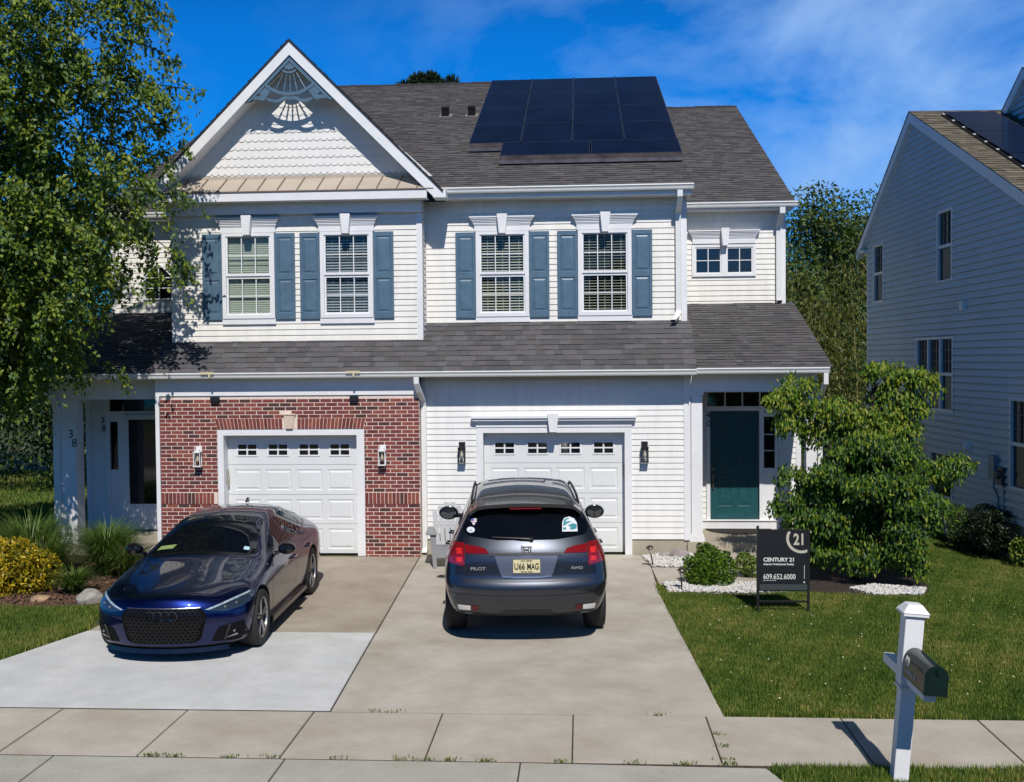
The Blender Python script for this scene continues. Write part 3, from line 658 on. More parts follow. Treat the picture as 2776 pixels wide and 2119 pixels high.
def window(cx, y, blind):
    win = bpy.data.objects.new('window', None); COL.objects.link(win); win.location = (cx, y, 4.06); hp(win)
    def wb(mb, n, m): mb.build(n, m, win)
    Z = lambda z: z-4.06
    mb = MB()
    for a, b, c, d, yy in ((-.47, -.40, 4.15, 5.655, .05), (.40, .47, 4.15, 5.655, .05), (-.40, .40, 5.60, 5.655, .05), (-.40, .40, 4.15, 4.215, .05), (-.48, .48, 4.05, 4.15, .035)): mb.box(a, b, -yy, .05, Z(c), Z(d))
    wb(mb, 'frame', WHITE)
    for top in (1, 0):
        z0, z1, yy = (4.90, 5.60, -.01) if top else (4.215, 4.90, .012)
        mb = MB(); b_ = .028
        mb.box(-.40, -.40+b_, yy-.02, yy+.02, Z(z0), Z(z1)); mb.box(.40-b_, .40, yy-.02, yy+.02, Z(z0), Z(z1))
        mb.box(-.40+b_, .40-b_, yy-.02, yy+.02, Z(z1)-(.02 if top else .045), Z(z1)); mb.box(-.40+b_, .40-b_, yy-.022, yy+.02, Z(z0), Z(z0)+(.045 if top else .03))
        i0, i1 = Z(z0)+.045*top+.03*(1-top), Z(z1)-.02*top-.045*(1-top)
        for k in (1, 2):
            xx = -.372+.744*k/3; mb.box(xx-.008, xx+.008, yy-.008, yy+.006, i0, i1)
        zm = (i0+i1)/2
        for k in range(3): mb.box(-.372+.248*k+.0085, -.372+.248*(k+1)-.0085, yy-.007, yy+.005, zm-.008, zm+.008)
        wb(mb, 'sash', WHITE)
        mb = MB(); mb.quad((-.372, yy+.008, i0), (.372, yy+.008, i0), (.372, yy+.008, i1), (-.372, yy+.008, i1)); wb(mb, 'pane', WGLASS)
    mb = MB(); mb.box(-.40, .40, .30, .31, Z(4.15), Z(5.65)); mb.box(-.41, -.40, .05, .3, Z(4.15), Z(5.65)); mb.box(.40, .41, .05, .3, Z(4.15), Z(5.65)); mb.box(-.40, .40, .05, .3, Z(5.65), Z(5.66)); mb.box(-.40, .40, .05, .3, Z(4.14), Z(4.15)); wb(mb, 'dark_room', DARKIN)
    mb = MB()
    if blind == 'shade':
        zz = 4.20
        while zz < 5.6: mb.add([(-.385, .07, Z(zz)), (.385, .07, Z(zz)), (.385, .06, Z(zz)+.019), (-.385, .06, Z(zz)+.019), (.385, .07, Z(zz)+.038), (-.385, .07, Z(zz)+.038)], [(0, 1, 2, 3), (3, 2, 4, 5)]); zz += .038
        for zz in (5.1, 4.52): mb.box(-.385, .385, .05, .055, Z(zz), Z(zz)+.02)
        wb(mb, 'shade', SHADE)
    else:
        zz = 4.225; tilt = {'closed': .028, 'half': .020, 'open': .010}[blind]; dd = {'closed': .012, 'half': .02, 'open': .024}[blind]
        zz = 4.225
        while zz < 5.6:
            mb.hexa([(-.38, .08-dd, Z(zz)), (.38, .08-dd, Z(zz)), (.38, .08+dd, Z(zz)+tilt), (-.38, .08+dd, Z(zz)+tilt), (-.38, .08-dd, Z(zz)+.003), (.38, .08-dd, Z(zz)+.003), (.38, .08+dd, Z(zz)+tilt+.003), (-.38, .08+dd, Z(zz)+tilt+.003)]); zz += .049
        for xx in (-.27, 0, .29): mb.box(xx-.003, xx+.003, .052, .055, Z(4.22), Z(5.6))
        mb.box(-.38, .38, .055, .10, Z(4.20), Z(4.225)); wb(mb, 'blind', SLATD if blind == 'closed' else SLAT)
for cx, y, bl in ((WL, UB, 'shade'), (WL2, UB, 'closed'), (WR, UR, 'half'), (WR2, UR, 'open')):
    window(cx, y-.01, bl); crosshead(cx, .985, 5.66, y-.01)
    shutter(cx-.655, y-.014, None); shutter(cx+.655, y-.014, None)
# small double window
wm = bpy.data.objects.new('window', None); COL.objects.link(wm); wm.location = (3.305, U2-.01, 5.0); hp(wm)
mb = MB(); mb.box(-.62, .62, -.035, .03, -.02, .035); mb.box(-.62, .62, -.035, .03, .55, .60); mb.box(-.62, -.56, -.036, .03, .035, .55); mb.box(.56, .62, -.036, .03, .035, .55); mb.box(-.05, .05, -.036, .03, .035, .55); mb.build('frame', WHITE, wm)
mb = MB()
for a in (-.56, .05):
    mb.box(a, a+.51, -.02, .02, .035, .06); mb.box(a, a+.51, -.02, .02, .525, .55); mb.box(a, a+.025, -.021, .02, .06, .525); mb.box(a+.485, a+.51, -.021, .02, .06, .525)
    mb.box(a+.247, a+.263, -.015, .01, .06, .525); mb.box(a+.025, a+.247, -.014, .009, .285, .30); mb.box(a+.263, a+.485, -.014, .009, .285, .30)
mb.build('sash', WHITE, wm)
mb = MB(); mb.box(-.56, -.05, .012, .018, .035, .55); mb.box(.05, .56, .012, .018, .035, .55); mb.build('pane', DGLASS, wm)
crosshead(3.305, 1.22, 5.62, U2-.01, kw=.16)
# arched small window (left)
wm = bpy.data.objects.new('window', None); COL.objects.link(wm); wm.location = (-8.05, U2-.01, 4.66); hp(wm)
def octp(w_, h_, c): return [(-w_, 0), (w_, 0), (w_, h_-c), (w_-c, h_), (-w_+c, h_), (-w_, h_-c)]
mb = MB(); a = octp(.33, .70, .22); b = octp(.27, .63, .19); b = [(x, z_+.03) for x, z_ in b]
for i in range(6):
    j = (i+1) % 6; mb.add([(a[i][0], -.035, a[i][1]), (a[j][0], -.035, a[j][1]), (b[j][0], -.035, b[j][1]), (b[i][0], -.035, b[i][1]), (a[i][0], .02, a[i][1]), (a[j][0], .02, a[j][1]), (b[j][0], .02, b[j][1]), (b[i][0], .02, b[i][1])], [(0, 1, 2, 3), (0, 1, 5, 4), (2, 3, 7, 6)])
for zz in (.03+.21, .03+.42): mb.box(-.27, .27, -.02, .0, zz-.009, zz+.009)
mb.box(-.009, .009, -.021, .001, .03, .66); mb.build('frame', WHITE, wm)
mb = MB(); mb.prism(b, .005, .012); mb.build('pane', DGLASS, wm)

# --- roofs
def roof_plane(name, x0, x1, y0, z0, y1, z1, seed, expo=.135, edge=True, under=None):
    ln = math.hypot(y1-y0, z1-z0); V = Vector((0, y1-y0, z1-z0)); mb = MB()
    shingles(mb, (0, y0, z0), (1, 0, 0), V, x0, x1, ln, expo, seed=seed)
    nn = Vector((0, -(z1-z0), y1-y0)).normalized()*.025
    mb.hexa([(x0, y0-nn.y-.0, z0-nn.z), (x1, y0-nn.y, z0-nn.z), (x1, y1-nn.y, z1-nn.z), (x0, y1-nn.y, z1-nn.z), (x0, y0, z0-.001), (x1, y0, z0-.001), (x1, y1, z1-.001), (x0, y1, z1-.001)], 5)
    return hb(mb, name, SHING+[SHINGD])
roof_plane('lower_roof', -6.92, 2.425, -.50, 3.19, .56, 4.10, 11)
roof_plane('lower_roof', 2.427, 4.66, -.50, 3.205, U2+.05, 4.46, 12)
roof_plane('lower_roof', -9.25, -6.922, -.50, 3.205, U2+.05, 4.42, 13)
roof_plane('main_roof', -6.95, 2.42, .03, 6.372, 8.45, 10.33, 14)
roof_plane('main_roof', 2.422, 4.62, 2.40, 6.365, 10.2, 10.00, 15)
roof_plane('main_roof', -9.22, -6.952, 2.40, 6.365, 10.2, 10.00, 16)
mb = MB()
mb.quad((-6.95, 8.45, 10.33), (2.42, 8.45, 10.33), (2.42, 17, 6.3), (-6.95, 17, 6.3)); mb.quad((2.42, 10.2, 10.0), (4.62, 10.2, 10.0), (4.62, 17.5, 6.3), (2.42, 17.5, 6.3)); mb.quad((-6.95, 10.2, 10.0), (-9.22, 10.2, 10.0), (-9.22, 17.5, 6.3), (-6.95, 17.5, 6.3))
hb(mb, 'rear_roof', SHING[0])
mb = MB()
def ridge(x0, x1, y, z_, seed):
    rnd = random.Random(seed); x = x0
    while x < x1:
        x2 = min(x1, x+.28); h = rnd.uniform(.012, .03)
        mb.hexa([(x, y-.14, z_-.055), (x2, y-.14, z_-.055), (x2, y+.14, z_-.055), (x, y+.14, z_-.055), (x, y-.02, z_+h), (x2, y-.02, z_+h*.6), (x2, y+.02, z_+h*.6), (x, y+.02, z_+h)]); x = x2
ridge(-6.95, 2.42, 8.45, 10.335, 1); ridge(2.43, 4.62, 10.2, 10.005, 2); hb(mb, 'ridge_cap', SHINGD)
# gable cross roof
mb = MB()
for s in (-1, 1):
    V = Vector((-s, 0, SL)).normalized(); fx = AX+s*2.63; fz = AZ-SL*2.63; ln = math.hypot(2.63, SL*2.63)
    n0 = 5.8
    shingles(mb, (fx, 0, fz+.012), (0, 1, 0), V, -.27, 5.6, ln, clip=lambda s_: (-.27, .25+(s_*.70)/.47+.3), seed=20+s)
    mb.hexa([(AX, -.27, AZ-.02), (fx, -.27, fz-.02), (fx, -.2, fz-.02), (AX, -.2, AZ-.02), (AX, -.27, AZ+.012), (fx, -.27, fz+.012), (fx, -.2, fz+.012), (AX, -.2, AZ+.012)], 5)
hb(mb, 'gable_roof', SHING+[SHINGD])
mb = MB(); mb.box(-6.6, -2.3, .6, 2, 6.2, 6.5); hb(mb, 'attic_wall', SIDING)
# fascia, soffits behind gutters
def eave(x0, x1, yf, yw, zt, zs=None, holes=True):
    mb = MB(); zs = zs or zt-.17; mb.box(x0, x1, yf, yf+.02, zs, zt-.02); mb.box(x0, x1, yf+.02, yw, zs, zs+.012); hb(mb, 'soffit', WHITE)
    mb = MB(); x = x0+.1
    while x < x1: mb.box(x, x+.022, yw-.028, yw-.020, zs-.003, zs+.006); x += .115
    hb(mb, 'soffit_vent', BLACK, gap=.2)
def gutter(x0, x1, y, zt):
    mb = MB(); prof = [(0, 0), (-.010, 0), (-.012, -.022), (-.004, -.026), (.012, -.055), (.016, -.075), (.03, -.098), (.10, -.098), (.10, 0), (.095, 0), (.095, -.09), (.035, -.09), (.022, -.07), (.012, -.03), (0, -.018)]
    mb.prism([(y+a, zt+b) for a, b in prof], x0, x1, axis='x'); mb.box(x0-.003, x0, y-.012, y+.10, zt-.099, zt+.002); mb.box(x1, x1+.003, y-.012, y+.10, zt-.099, zt+.002); hb(mb, 'gutter', GUTW)
eave(-6.93, 2.40, -.42, BY+.05, 3.19, 3.095); eave(2.40, 4.60, -.42, .10, 3.19, 3.115); eave(-9.2, -6.93, -.42, .10, 3.19, 3.115)
eave(-1.88, 2.42, .13, UR, 6.36, 6.20); eave(2.37, 4.60, 2.48, U2, 6.35, 6.24); eave(-9.2, -6.95, 2.48, U2, 6.35, 6.24)
gutter(-9.1, 2.41, -.52, 3.20); gutter(2.42, 4.60, -.50, 3.215); gutter(-1.93, 2.44, .03, 6.375); gutter(2.44, 4.66, 2.38, 6.375); gutter(-9.2, -6.97, 2.38, 6.375)
mb = MB(); mb.box(-6.02, -5.79, -.545, -.505, 3.175, 3.215); mb.box(-5.88, -5.85, -.545, -.50, 3.12, 3.175); mb.box(-3.50, -3.25, -.545, -.505, 3.175, 3.215); mb.box(-3.38, -3.35, -.545, -.50, 3.12, 3.175)
hb(mb, 'floodlight', mk('yellowed_plastic', (.62, .56, .36), .5))
# downspouts
def downspout(pts, up=(1, 0, 0), w1=.085, w2=.065, tip=True):
    mb = MB(); mb.rsweep(pts, w1, w2, up=up)
    if tip: p = Vector(pts[-1]); d = (p-Vector(pts[-2])).normalized(); mb.rsweep([p-d*.012, p+d*.004], w1*.8, w2*.75, 1, up=up)
    hb(mb, 'downspout', [GUTW, BLACK])
downspout([(-2.30, -.46, 3.11), (-2.30, -.46, 3.0), (-2.275, -.36, 2.86), (-2.245, -.10, 2.70), (-2.24, -.06, 2.6), (-2.24, -.06, .12), (-2.245, -.12, .03)])
downspout([(2.21, .10, 6.28), (2.21, .10, 6.17), (2.21, .2, 6.05), (2.205, .43, 5.93), (2.205, .44, 5.85), (2.205, .44, 4.22), (2.17, .36, 4.10), (2.10, .28, 4.03)], w1=.09)
downspout([(4.38, 2.45, 6.28), (4.38, 2.45, 6.17), (4.37, 2.6, 6.05), (4.36, 2.73, 5.93), (4.36, 2.74, 5.8), (4.36, 2.74, 4.50), (4.37, 2.70, 4.47)], w1=.10)
downspout([(4.55, -.44, 3.12), (4.55, -.44, 2.95), (4.56, -.2, 2.85), (4.56, .05, 2.7), (4.56, .06, .1)], w1=.075)
downspout([(-9.03, -.46, 3.12), (-9.03, -.46, 2.98), (-8.93, -.35, 2.86), (-8.84, -.12, 2.74), (-8.83, -.06, 2.6), (-8.83, -.06, .3)], w1=.09)
# roof vents
for X in (-2.44, -1.86):
    mb = MB(); mb.T = Matrix.Translation((X, 5.12, 8.76)) @ Matrix.Rotation(math.atan(.47), 4, 'X')
    mb.box(-.14, .14, -.14, .14, 0, .02, 1); mb.box(-.075, .075, -.09, .08, .02, .19, 0); mb.box(-.085, .085, -.10, .09, .19, .205, 0); hb(mb, 'roof_vent', [BLACK, mk('vent_flashing', (.2, .19, .19), .6)])
# solar panels
KR = .47; RA = math.atan(KR)
PT = Matrix.Translation((0, .05, 6.41)) @ Matrix.Rotation(RA, 4, 'X')
pan = MB(); 
def solar(x0, x1, s0, s1):
    o = bpy.data.objects.new('solar_panel', None); COL.objects.link(o); hp(o)
    m1 = MB(); m1.T = PT; m1.box(x0+.012, x1-.012, s0+.010, s1-.010, .10, .128); a = m1.build('panel_glass', PANEL, o)
    m1 = MB(); m1.T = PT; m1.box(x0+.004, x1-.004, s0+.004, s0+.0098, .09, .130); m1.box(x0+.004, x1-.004, s1-.0098, s1-.004, .09, .130); m1.box(x0+.004, x0+.0118, s0+.0100, s1-.0100, .09, .131); m1.box(x1-.0118, x1-.004, s0+.0100, s1-.0100, .09, .131)
    m1.build('panel_frame', PANELF, o)
ss = [2.46, 4.03, 5.60, 7.17, 8.74]
for c in range(4):
    for r_ in range(4): solar(-1.64+c*1.0, -.64+c*1.0, ss[r_]-(.0), ss[r_+1])
solar(-.98, .69, 1.48, 2.455); solar(.71, 2.37, 1.48, 2.455)
mb = MB(); mb.T = PT
for xa, xb, s in ((-.98, 2.37, 1.47), (-1.64, -.99, 2.44)):
    mb.hexa([(xa, s-.16, .015), (xb, s-.16, .015), (xb, s-.01, .0), (xa, s-.01, .0), (xa, s-.13, .07), (xb, s-.13, .07), (xb, s-.0, .125), (xa, s-.0, .125)])
hb(mb, 'array_skirt', SKIRT)
mb = MB(); mb.T = PT
for x in (-.64, .36, 1.36):
    for s in ss[:]: mb.box(x-.02, x+.02, s-.03, s+.03, .132, .14)
    mb.box(x-.013, x+.013, 2.47, 8.7, .06, .10)
hb(mb, 'panel_clamp', BLACK, gap=.2)
#@@NEXT

# ================================================================== NEIGHBOUR
NT = Matrix.Translation((7.40, 2.5, 0)) @ Matrix.Rotation(R(2.66), 4, 'Z') @ Matrix.Rotation(R(-90), 4, 'Z')
nh = thing('neighbor_house', 'blue-grey sided house standing in shade at the right edge', 'house', (9.5, 3, 0))
def nb(mb, name, mats, gap=.06, **k):
    for q in split_pieces(mb, gap):
        for i, v in enumerate(q.v): q.v[i] = tuple(NT @ Vector(v))
        o = q.build(name, mats, **k); o.parent = nh; o.matrix_parent_inverse = Matrix.Translation(-Vector(nh.location))
    return o
PU, PZ = -1.42, 8.26
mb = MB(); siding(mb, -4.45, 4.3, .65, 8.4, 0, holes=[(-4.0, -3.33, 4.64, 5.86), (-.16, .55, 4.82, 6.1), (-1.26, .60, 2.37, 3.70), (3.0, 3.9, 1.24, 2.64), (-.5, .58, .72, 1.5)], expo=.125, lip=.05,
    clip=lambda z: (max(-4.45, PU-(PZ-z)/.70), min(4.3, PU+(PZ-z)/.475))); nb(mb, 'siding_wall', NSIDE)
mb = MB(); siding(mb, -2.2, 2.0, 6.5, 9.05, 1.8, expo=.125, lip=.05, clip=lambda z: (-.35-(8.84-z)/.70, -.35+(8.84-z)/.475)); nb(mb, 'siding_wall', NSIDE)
mb = MB(); mb.box(-4.52, -4.44, -.022, .04, .6, 6.0); nb(mb, 'corner_board', NTRIM)
mb = MB(); mb.box(-4.43, 4.3, .02, 8, -.1, .655); nb(mb, 'foundation', FOUND)
mb = MB(); mb.box(-4.4, -4.38, .3, 8, .6, 6.1); mb.box(4.25, 4.3, .3, 8, .6, 6.1); mb.box(-4.4, 4.3, 7.9, 8, .6, 6.1); nb(mb, 'back_wall', NSIDE, gap=1)
mb = MB()
def rake(mb, pu, pz, off, ul, ur, w=.20):
    for (a, sl) in ((ul, .70), (ur, .475)):
        zf = pz-abs(a-pu)*sl
        mb.hexa([(pu, off-.14, pz-w), (a, off-.14, zf-w), (a, off-.11, zf-w), (pu, off-.11, pz-w), (pu, off-.14, pz), (a, off-.14, zf), (a, off-.11, zf), (pu, off-.11, pz)])
        mb.hexa([(pu, off-.11, pz-w+.02), (a, off-.11, zf-w+.02), (a, off, zf-w+.02), (pu, off, pz-w+.02), (pu, off-.11, pz-w+.04), (a, off-.11, zf-w+.04), (a, off, zf-w+.04), (pu, off, pz-w+.04)])
rake(mb, PU, PZ+.08, 0, -4.95, 4.7); nb(mb, 'rake_board', NTRIM)
mb = MB(); rake(mb, -.35, 8.92, 1.8, -1.3, 4.4); nb(mb, 'rake_board', NTRIM)
mb = MB(); mb.box(-4.95, -4.40, -.14, .05, 5.80, 5.86); nb(mb, 'soffit', NTRIM)
mb = MB(); V = Vector((-1, 0, .475)); shingles(mb, (4.75, -.15, PZ+.10-.475*(4.75-PU)), (0, 1, 0), V, 0, 8, math.hypot(1, .475)*(4.75-PU), seed=31, expo=.14, nm=3)
V = Vector((1, 0, .70)); shingles(mb, (-5.0, -.15, PZ+.10-.70*(PU+5.0)), (0, 1, 0), V, 0, 8, math.hypot(1, .70)*(PU+5), seed=32, expo=.14, nm=3); nb(mb, 'roof', NSHING+[SHINGD], gap=1)
mb = MB(); shingles(mb, (4.45, 1.65, 8.94-.475*(4.8)), (0, 1, 0), Vector((-1, 0, .475)), 0, 6, math.hypot(1, .475)*4.8, seed=33, expo=.14, nm=3); mb.quad((-.35, 1.65, 8.94), (-.35, 8, 8.94), (-2.3, 8, 7.59), (-2.3, 1.65, 7.59), 0); nb(mb, 'roof', NSHING+[SHINGD], gap=1)
def nwin(u0, u1, z0, z1, cols=1, top_munt=True):
    f = MB(); t = .05; zm = (z0+z1)/2
    f.box(u0-.03, u1+.03, -.04, .03, z0-.05, z0); f.box(u0-.03, u1+.03, -.04, .03, z1, z1+.05); f.box(u0-.03, u0+t-.02, -.041, .03, z0, z1); f.box(u1-t+.02, u1+.03, -.041, .03, z0, z1)
    w_ = (u1-u0)/cols
    for c in range(1, cols): f.box(u0+c*w_-.035, u0+c*w_+.035, -.039, .03, z0, z1)
    for c in range(cols): f.box(u0+c*w_+.036, u0+(c+1)*w_-.036, -.03, .02, zm-.03, zm+.03)
    nb(f, 'window_frame', NTRIM)
    f = MB()
    for c in range(cols):
        a, b_ = u0+c*w_+.036, u0+(c+1)*w_-.036
        for k in (1, 2): f.box(a+(b_-a)*k/3-.006, a+(b_-a)*k/3+.006, -.012, .008, zm+.031, z1)
        for k in range(3):
            for q in range(1, 3): f.box(a+(b_-a)*k/3+.007, a+(b_-a)*(k+1)/3-.007, -.011, .007, zm+.03+(z1-zm-.03)*q/3-.006, zm+.03+(z1-zm-.03)*q/3+.006)
    nb(f, 'window_muntins', mk('muntin_grey', (.12, .14, .14), .5) if 'muntin_grey' not in bpy.data.materials else bpy.data.materials['muntin_grey'], gap=.4)
    f = MB(); f.box(u0, u1, .012, .02, z0, z1); nb(f, 'window_pane', NGLASS)
NGLASS = mk('shaded_window_glass', (.010, .014, .012), .08, spec=.5, var=.5, scale=2)
nwin(-4.0, -3.33, 4.64, 5.86); nwin(-.16, .55, 4.82, 6.1); nwin(-1.26, .60, 2.37, 3.70, 3); nwin(3.0, 3.9, 1.24, 2.64); nwin(-.5, .58, .72, 1.5)
mb = MB(); mb.box(1.06, 1.20, -.10, 0, 4.20, 4.34); mb.prism([(1.05, 4.34), (1.21, 4.34), (1.21, 4.36), (1.05, 4.36)], -.13, 0); nb(mb, 'wall_vent', NTRIM)
mb = MB(); mb.lathe([(0, -.13), (.05, -.12), (.085, -.06), (.09, 0)], 14, (1.36, 0, 1.75), 'y'); nb(mb, 'wall_light', NTRIM, smooth=True)
MET = mk('meter_grey', (.22, .30, .36), .45, metal=.2)
mb = MB(); mb.box(2.36, 2.60, -.12, 0, 1.30, 1.70); nb(mb, 'utility_box', MET, bevel=.006)
mb = MB(); mb.box(2.66, 2.84, -.10, 0, 1.22, 1.52); mb.lathe([(0, -.16), (.06, -.155), (.075, -.10)], 14, (2.75, 0, 1.40), 'y'); nb(mb, 'electric_meter', mk('meter_dark', (.06, .055, .06), .4), gap=.1)
mb = MB(); mb.tube([(2.42, -.04, 1.3), (2.42, -.05, 1.15), (2.60, -.05, 1.0), (2.62, -.04, .5)], .018); mb.tube([(2.80, -.04, 1.22), (2.80, -.04, .5)], .018); nb(mb, 'conduit', MET)
mb = MB()
NRT = Matrix.Translation((PU, 0, PZ+.13)) @ Matrix.Rotation(-math.atan(-.475), 4, 'Y')
for (a, b_) in ((.42, 2.0), (2.02, 3.6), (3.62, 5.2)):
    mb = MB(); mb.T = NRT; mb.box(a, b_, .42, 1.42, .02, .05); q = nb(mb, 'solar_panel', PANEL)
mb = MB(); mb.T = NRT; mb.box(.45, 5.2, .36, .40, -.03, .02)
for k in range(9): mb.box(.5+k*.55, .535+k*.55, .35, .40, .02, .035, 1)
nb(mb, 'panel_rail', [BLACK, GUTW], gap=.3)

# ================================================================== CARS
def catm(keys, x):
    ks = sorted(keys)
    if x <= ks[0][0]: return ks[0][1]
    if x >= ks[-1][0]: return ks[-1][1]
    for (a, va), (b_, vb) in zip(ks, ks[1:]):
        if a <= x <= b_: t = (x-a)/(b_-a); t = t*t*(3-2*t)*.5+t*.5; return va+(vb-va)*t
def car_body(stations, ends, T=8, sub=2):
    """stations: list of (y or list of y, [(x,z)...], crown); ends: (front centre ys, rear centre ys)"""
    bm = bmesh.new(); n = len(stations[0][1]); cache = {}
    def V(p):
        k = (round(p[0], 4), round(p[1], 4), round(p[2], 4))
        if k not in cache: cache[k] = bm.verts.new(p)
        return cache[k]
    def sp_(i, j, s):
        y, pts, cr = stations[i]; yy = y[j] if isinstance(y, (list, tuple)) else y; return (s*pts[j][0], yy, pts[j][1])
    ts = [-1+2*k/T for k in range(T+1)]
    def row(i, j):      # lateral row at station i, side index j
        y, pts, cr = stations[i]; x, z = pts[j]; yy = y[j] if isinstance(y, (list, tuple)) else y
        e = 0 if i == 0 else (1 if i == len(stations)-1 else None); o = []
        for t in ts:
            yc = yy
            if e is not None: yc = ends[e][j]+(yy-ends[e][j])*abs(t)**2.4
            elif i == 1: yc = yy-(stations[1][0]-(stations[0][0][j] if isinstance(stations[0][0], (list, tuple)) else stations[0][0]))*0
            zz = z+(cr*(1-t*t) if j == n-1 else 0)
            o.append((x*t, yc, zz))
        return o
    F = []
    for i in range(len(stations)-1):
        for j in range(n-1):
            for s in (-1, 1): F.append([sp_(i, j, s), sp_(i+1, j, s), sp_(i+1, j+1, s), sp_(i, j+1, s)])
        for j in (0, n-1):
            a, b_ = row(i, j), row(i+1, j)
            for k in range(T): F.append([a[k], a[k+1], b_[k+1], b_[k]])
    for i in (0, len(stations)-1):
        for j in range(n-1):
            a, b_ = row(i, j), row(i, j+1)
            for k in range(T): F.append([a[k], a[k+1], b_[k+1], b_[k]])
    for f in F:
        vs = [V(p) for p in f]
        if len(set(vs)) == 4:
            try: bm.faces.new(vs)
            except ValueError: pass
    bmesh.ops.recalc_face_normals(bm, faces=bm.faces)
    me = bpy.data.meshes.new('cage'); bm.to_mesh(me); bm.free(); o = bpy.data.objects.new('cage', me); COL.objects.link(o)
    md = o.modifiers.new('s', 'SUBSURF'); md.levels = sub; md.render_levels = sub; return o
def finish_body(o, wheels, rad, hw, name, mats, parent):
    """cut the wheel arches; wheels = list of (x sign, y, z)"""
    cut = []
    for sx, y, z in wheels:
        mb = MB(); mb.lathe([(0, 0), (rad, 0), (rad, .5), (0, .5)], 40, (sx*(hw-.24) if sx > 0 else -(hw-.24)-.5, y, z), 'x'); mb_o = mb.build('cutter', bpy.data.materials['arch_black'] if 'arch_black' in bpy.data.materials else mk('arch_black', (.008, .008, .008), .9))
        cut.append(mb_o); md = o.modifiers.new('b', 'BOOLEAN'); md.operation = 'DIFFERENCE'; md.object = mb_o; md.solver = 'EXACT'
    bpy.context.view_layer.update(); dg = bpy.context.evaluated_depsgraph_get(); me = bpy.data.meshes.new_from_object(o.evaluated_get(dg))
    me.materials.clear()
    for m in mats: me.materials.append(m)
    for p in me.polygons:
        c = p.center; p.use_smooth = True; mi = 0
        for sx, y, z in wheels:
            if math.hypot(c.y-y, c.z-z) < rad*1.004 and sx*c.x > 0 and (abs(abs(c.x)-(hw-.24)) < .002 or (abs(math.hypot(c.y-y, c.z-z)-rad) < .02 and abs(p.normal.x) < .35)): mi = 1; p.use_smooth = False
        if p.normal.z < -.7 and c.z < .45: mi = 1
        p.material_index = mi
    me.set_sharp_from_angle(angle=R(40)); me.name = name
    for c in cut: bpy.data.objects.remove(c)
    bpy.data.objects.remove(o); b_ = bpy.data.objects.new(name, me); COL.objects.link(b_); b_.parent = parent
    bm = bmesh.new(); bm.from_mesh(me); bvh = BVHTree.FromBMesh(bm); bm.free(); return b_, bvh
def densify(poly, step):
    o = []
    for i in range(len(poly)):
        a = Vector(poly[i]); b_ = Vector(poly[(i+1) % len(poly)]); n = max(1, int((b_-a).length/step))
        for k in range(n): o.append(tuple(a.lerp(b_, k/n)))
    return o
def rounded(poly, r, n=4):
    o = []; m = len(poly)
    for i in range(m):
        p = Vector(poly[i]); a = Vector(poly[i-1]); b_ = Vector(poly[(i+1) % m]); da = (a-p); db = (b_-p)
        ra = min(r, da.length*.45); rb = min(r, db.length*.45); s = p+da.normalized()*ra; e = p+db.normalized()*rb
        for k in range(n+1): t = k/n; o.append(tuple(s*(1-t)**2+p*2*t*(1-t)+e*t*t))
    return o
def drape(bvh, poly, proj, name, mat, parent, off=.004, res=.05, th=.0, smooth=True, label=None, lift=None):
    """project a 2-D outline onto the body. proj(a,b)->(origin,direction)"""
    P = densify(poly, res); xs = [p[0] for p in P]; ys = [p[1] for p in P]; V2 = [Vector(p) for p in P]; nb_ = len(V2)
    def inside(x, y):
        c = False; j = len(poly)-1
        for i in range(len(poly)):
            xi, yi = poly[i]; xj, yj = poly[j]
            if (yi > y) != (yj > y) and x < (xj-xi)*(y-yi)/(yj-yi)+xi: c = not c
            j = i
        return c
    x = min(xs)+res*.5
    while x < max(xs):
        y = min(ys)+res*.5
        while y < max(ys):
            if inside(x, y) and min((Vector((x, y))-v).length for v in V2[:nb_]) > res*.35: V2.append(Vector((x, y)))
            y += res
        x += res
    vo, _, fo, *_r = delaunay_2d_cdt(V2, [], [list(range(nb_))], 1, 1e-5)
    V3 = []; NN = []
    for v in vo:
        o_, d = proj(v.x, v.y); h, nn, _, _ = bvh.ray_cast(Vector(o_), Vector(d))
        if h is None: V3.append(None); NN.append(None)
        else:
            if nn.dot(Vector(d)) > 0: nn = -nn
            V3.append(h+nn*off); NN.append(nn)
    me = bpy.data.meshes.new(name); idx = {}; vs = []
    fs = []
    for f in fo:
        if any(V3[i] is None for i in f): continue
        q = []
        for i in f:
            if i not in idx: idx[i] = len(vs); vs.append(tuple(V3[i]))
            q.append(idx[i])
        fs.append(q)
    me.from_pydata(vs, [], fs); me.materials.append(mat); me.polygons.foreach_set('use_smooth', [smooth]*len(fs))
    bm = bmesh.new(); bm.from_mesh(me)
    bmesh.ops.recalc_face_normals(bm, faces=bm.faces)
    if fs:
        k = 0; s_ = 0
        for f in bm.faces:
            d = Vector(proj(0, 0)[1]); s_ += f.normal.dot(d)
        if s_ > 0: bmesh.ops.reverse_faces(bm, faces=bm.faces)
    bm.to_mesh(me); bm.free()
    o = bpy.data.objects.new(name, me); COL.objects.link(o); o.parent = parent
    if th:
        md = o.modifiers.new('t', 'SOLIDIFY'); md.thickness = th; md.offset = -1 if th > 0 else 1
    if label: o['label'] = label
    return o
PF = lambda a, b_: ((a, -6, b_), (0, 1, 0))
PB = lambda a, b_: ((a, 8, b_), (0, -1, 0))
PL = lambda s: (lambda a, b_: ((s*4, a, b_), (-s, 0, 0)))
PTOP = lambda a, b_: ((a, b_, 5), (0, 0, -1))
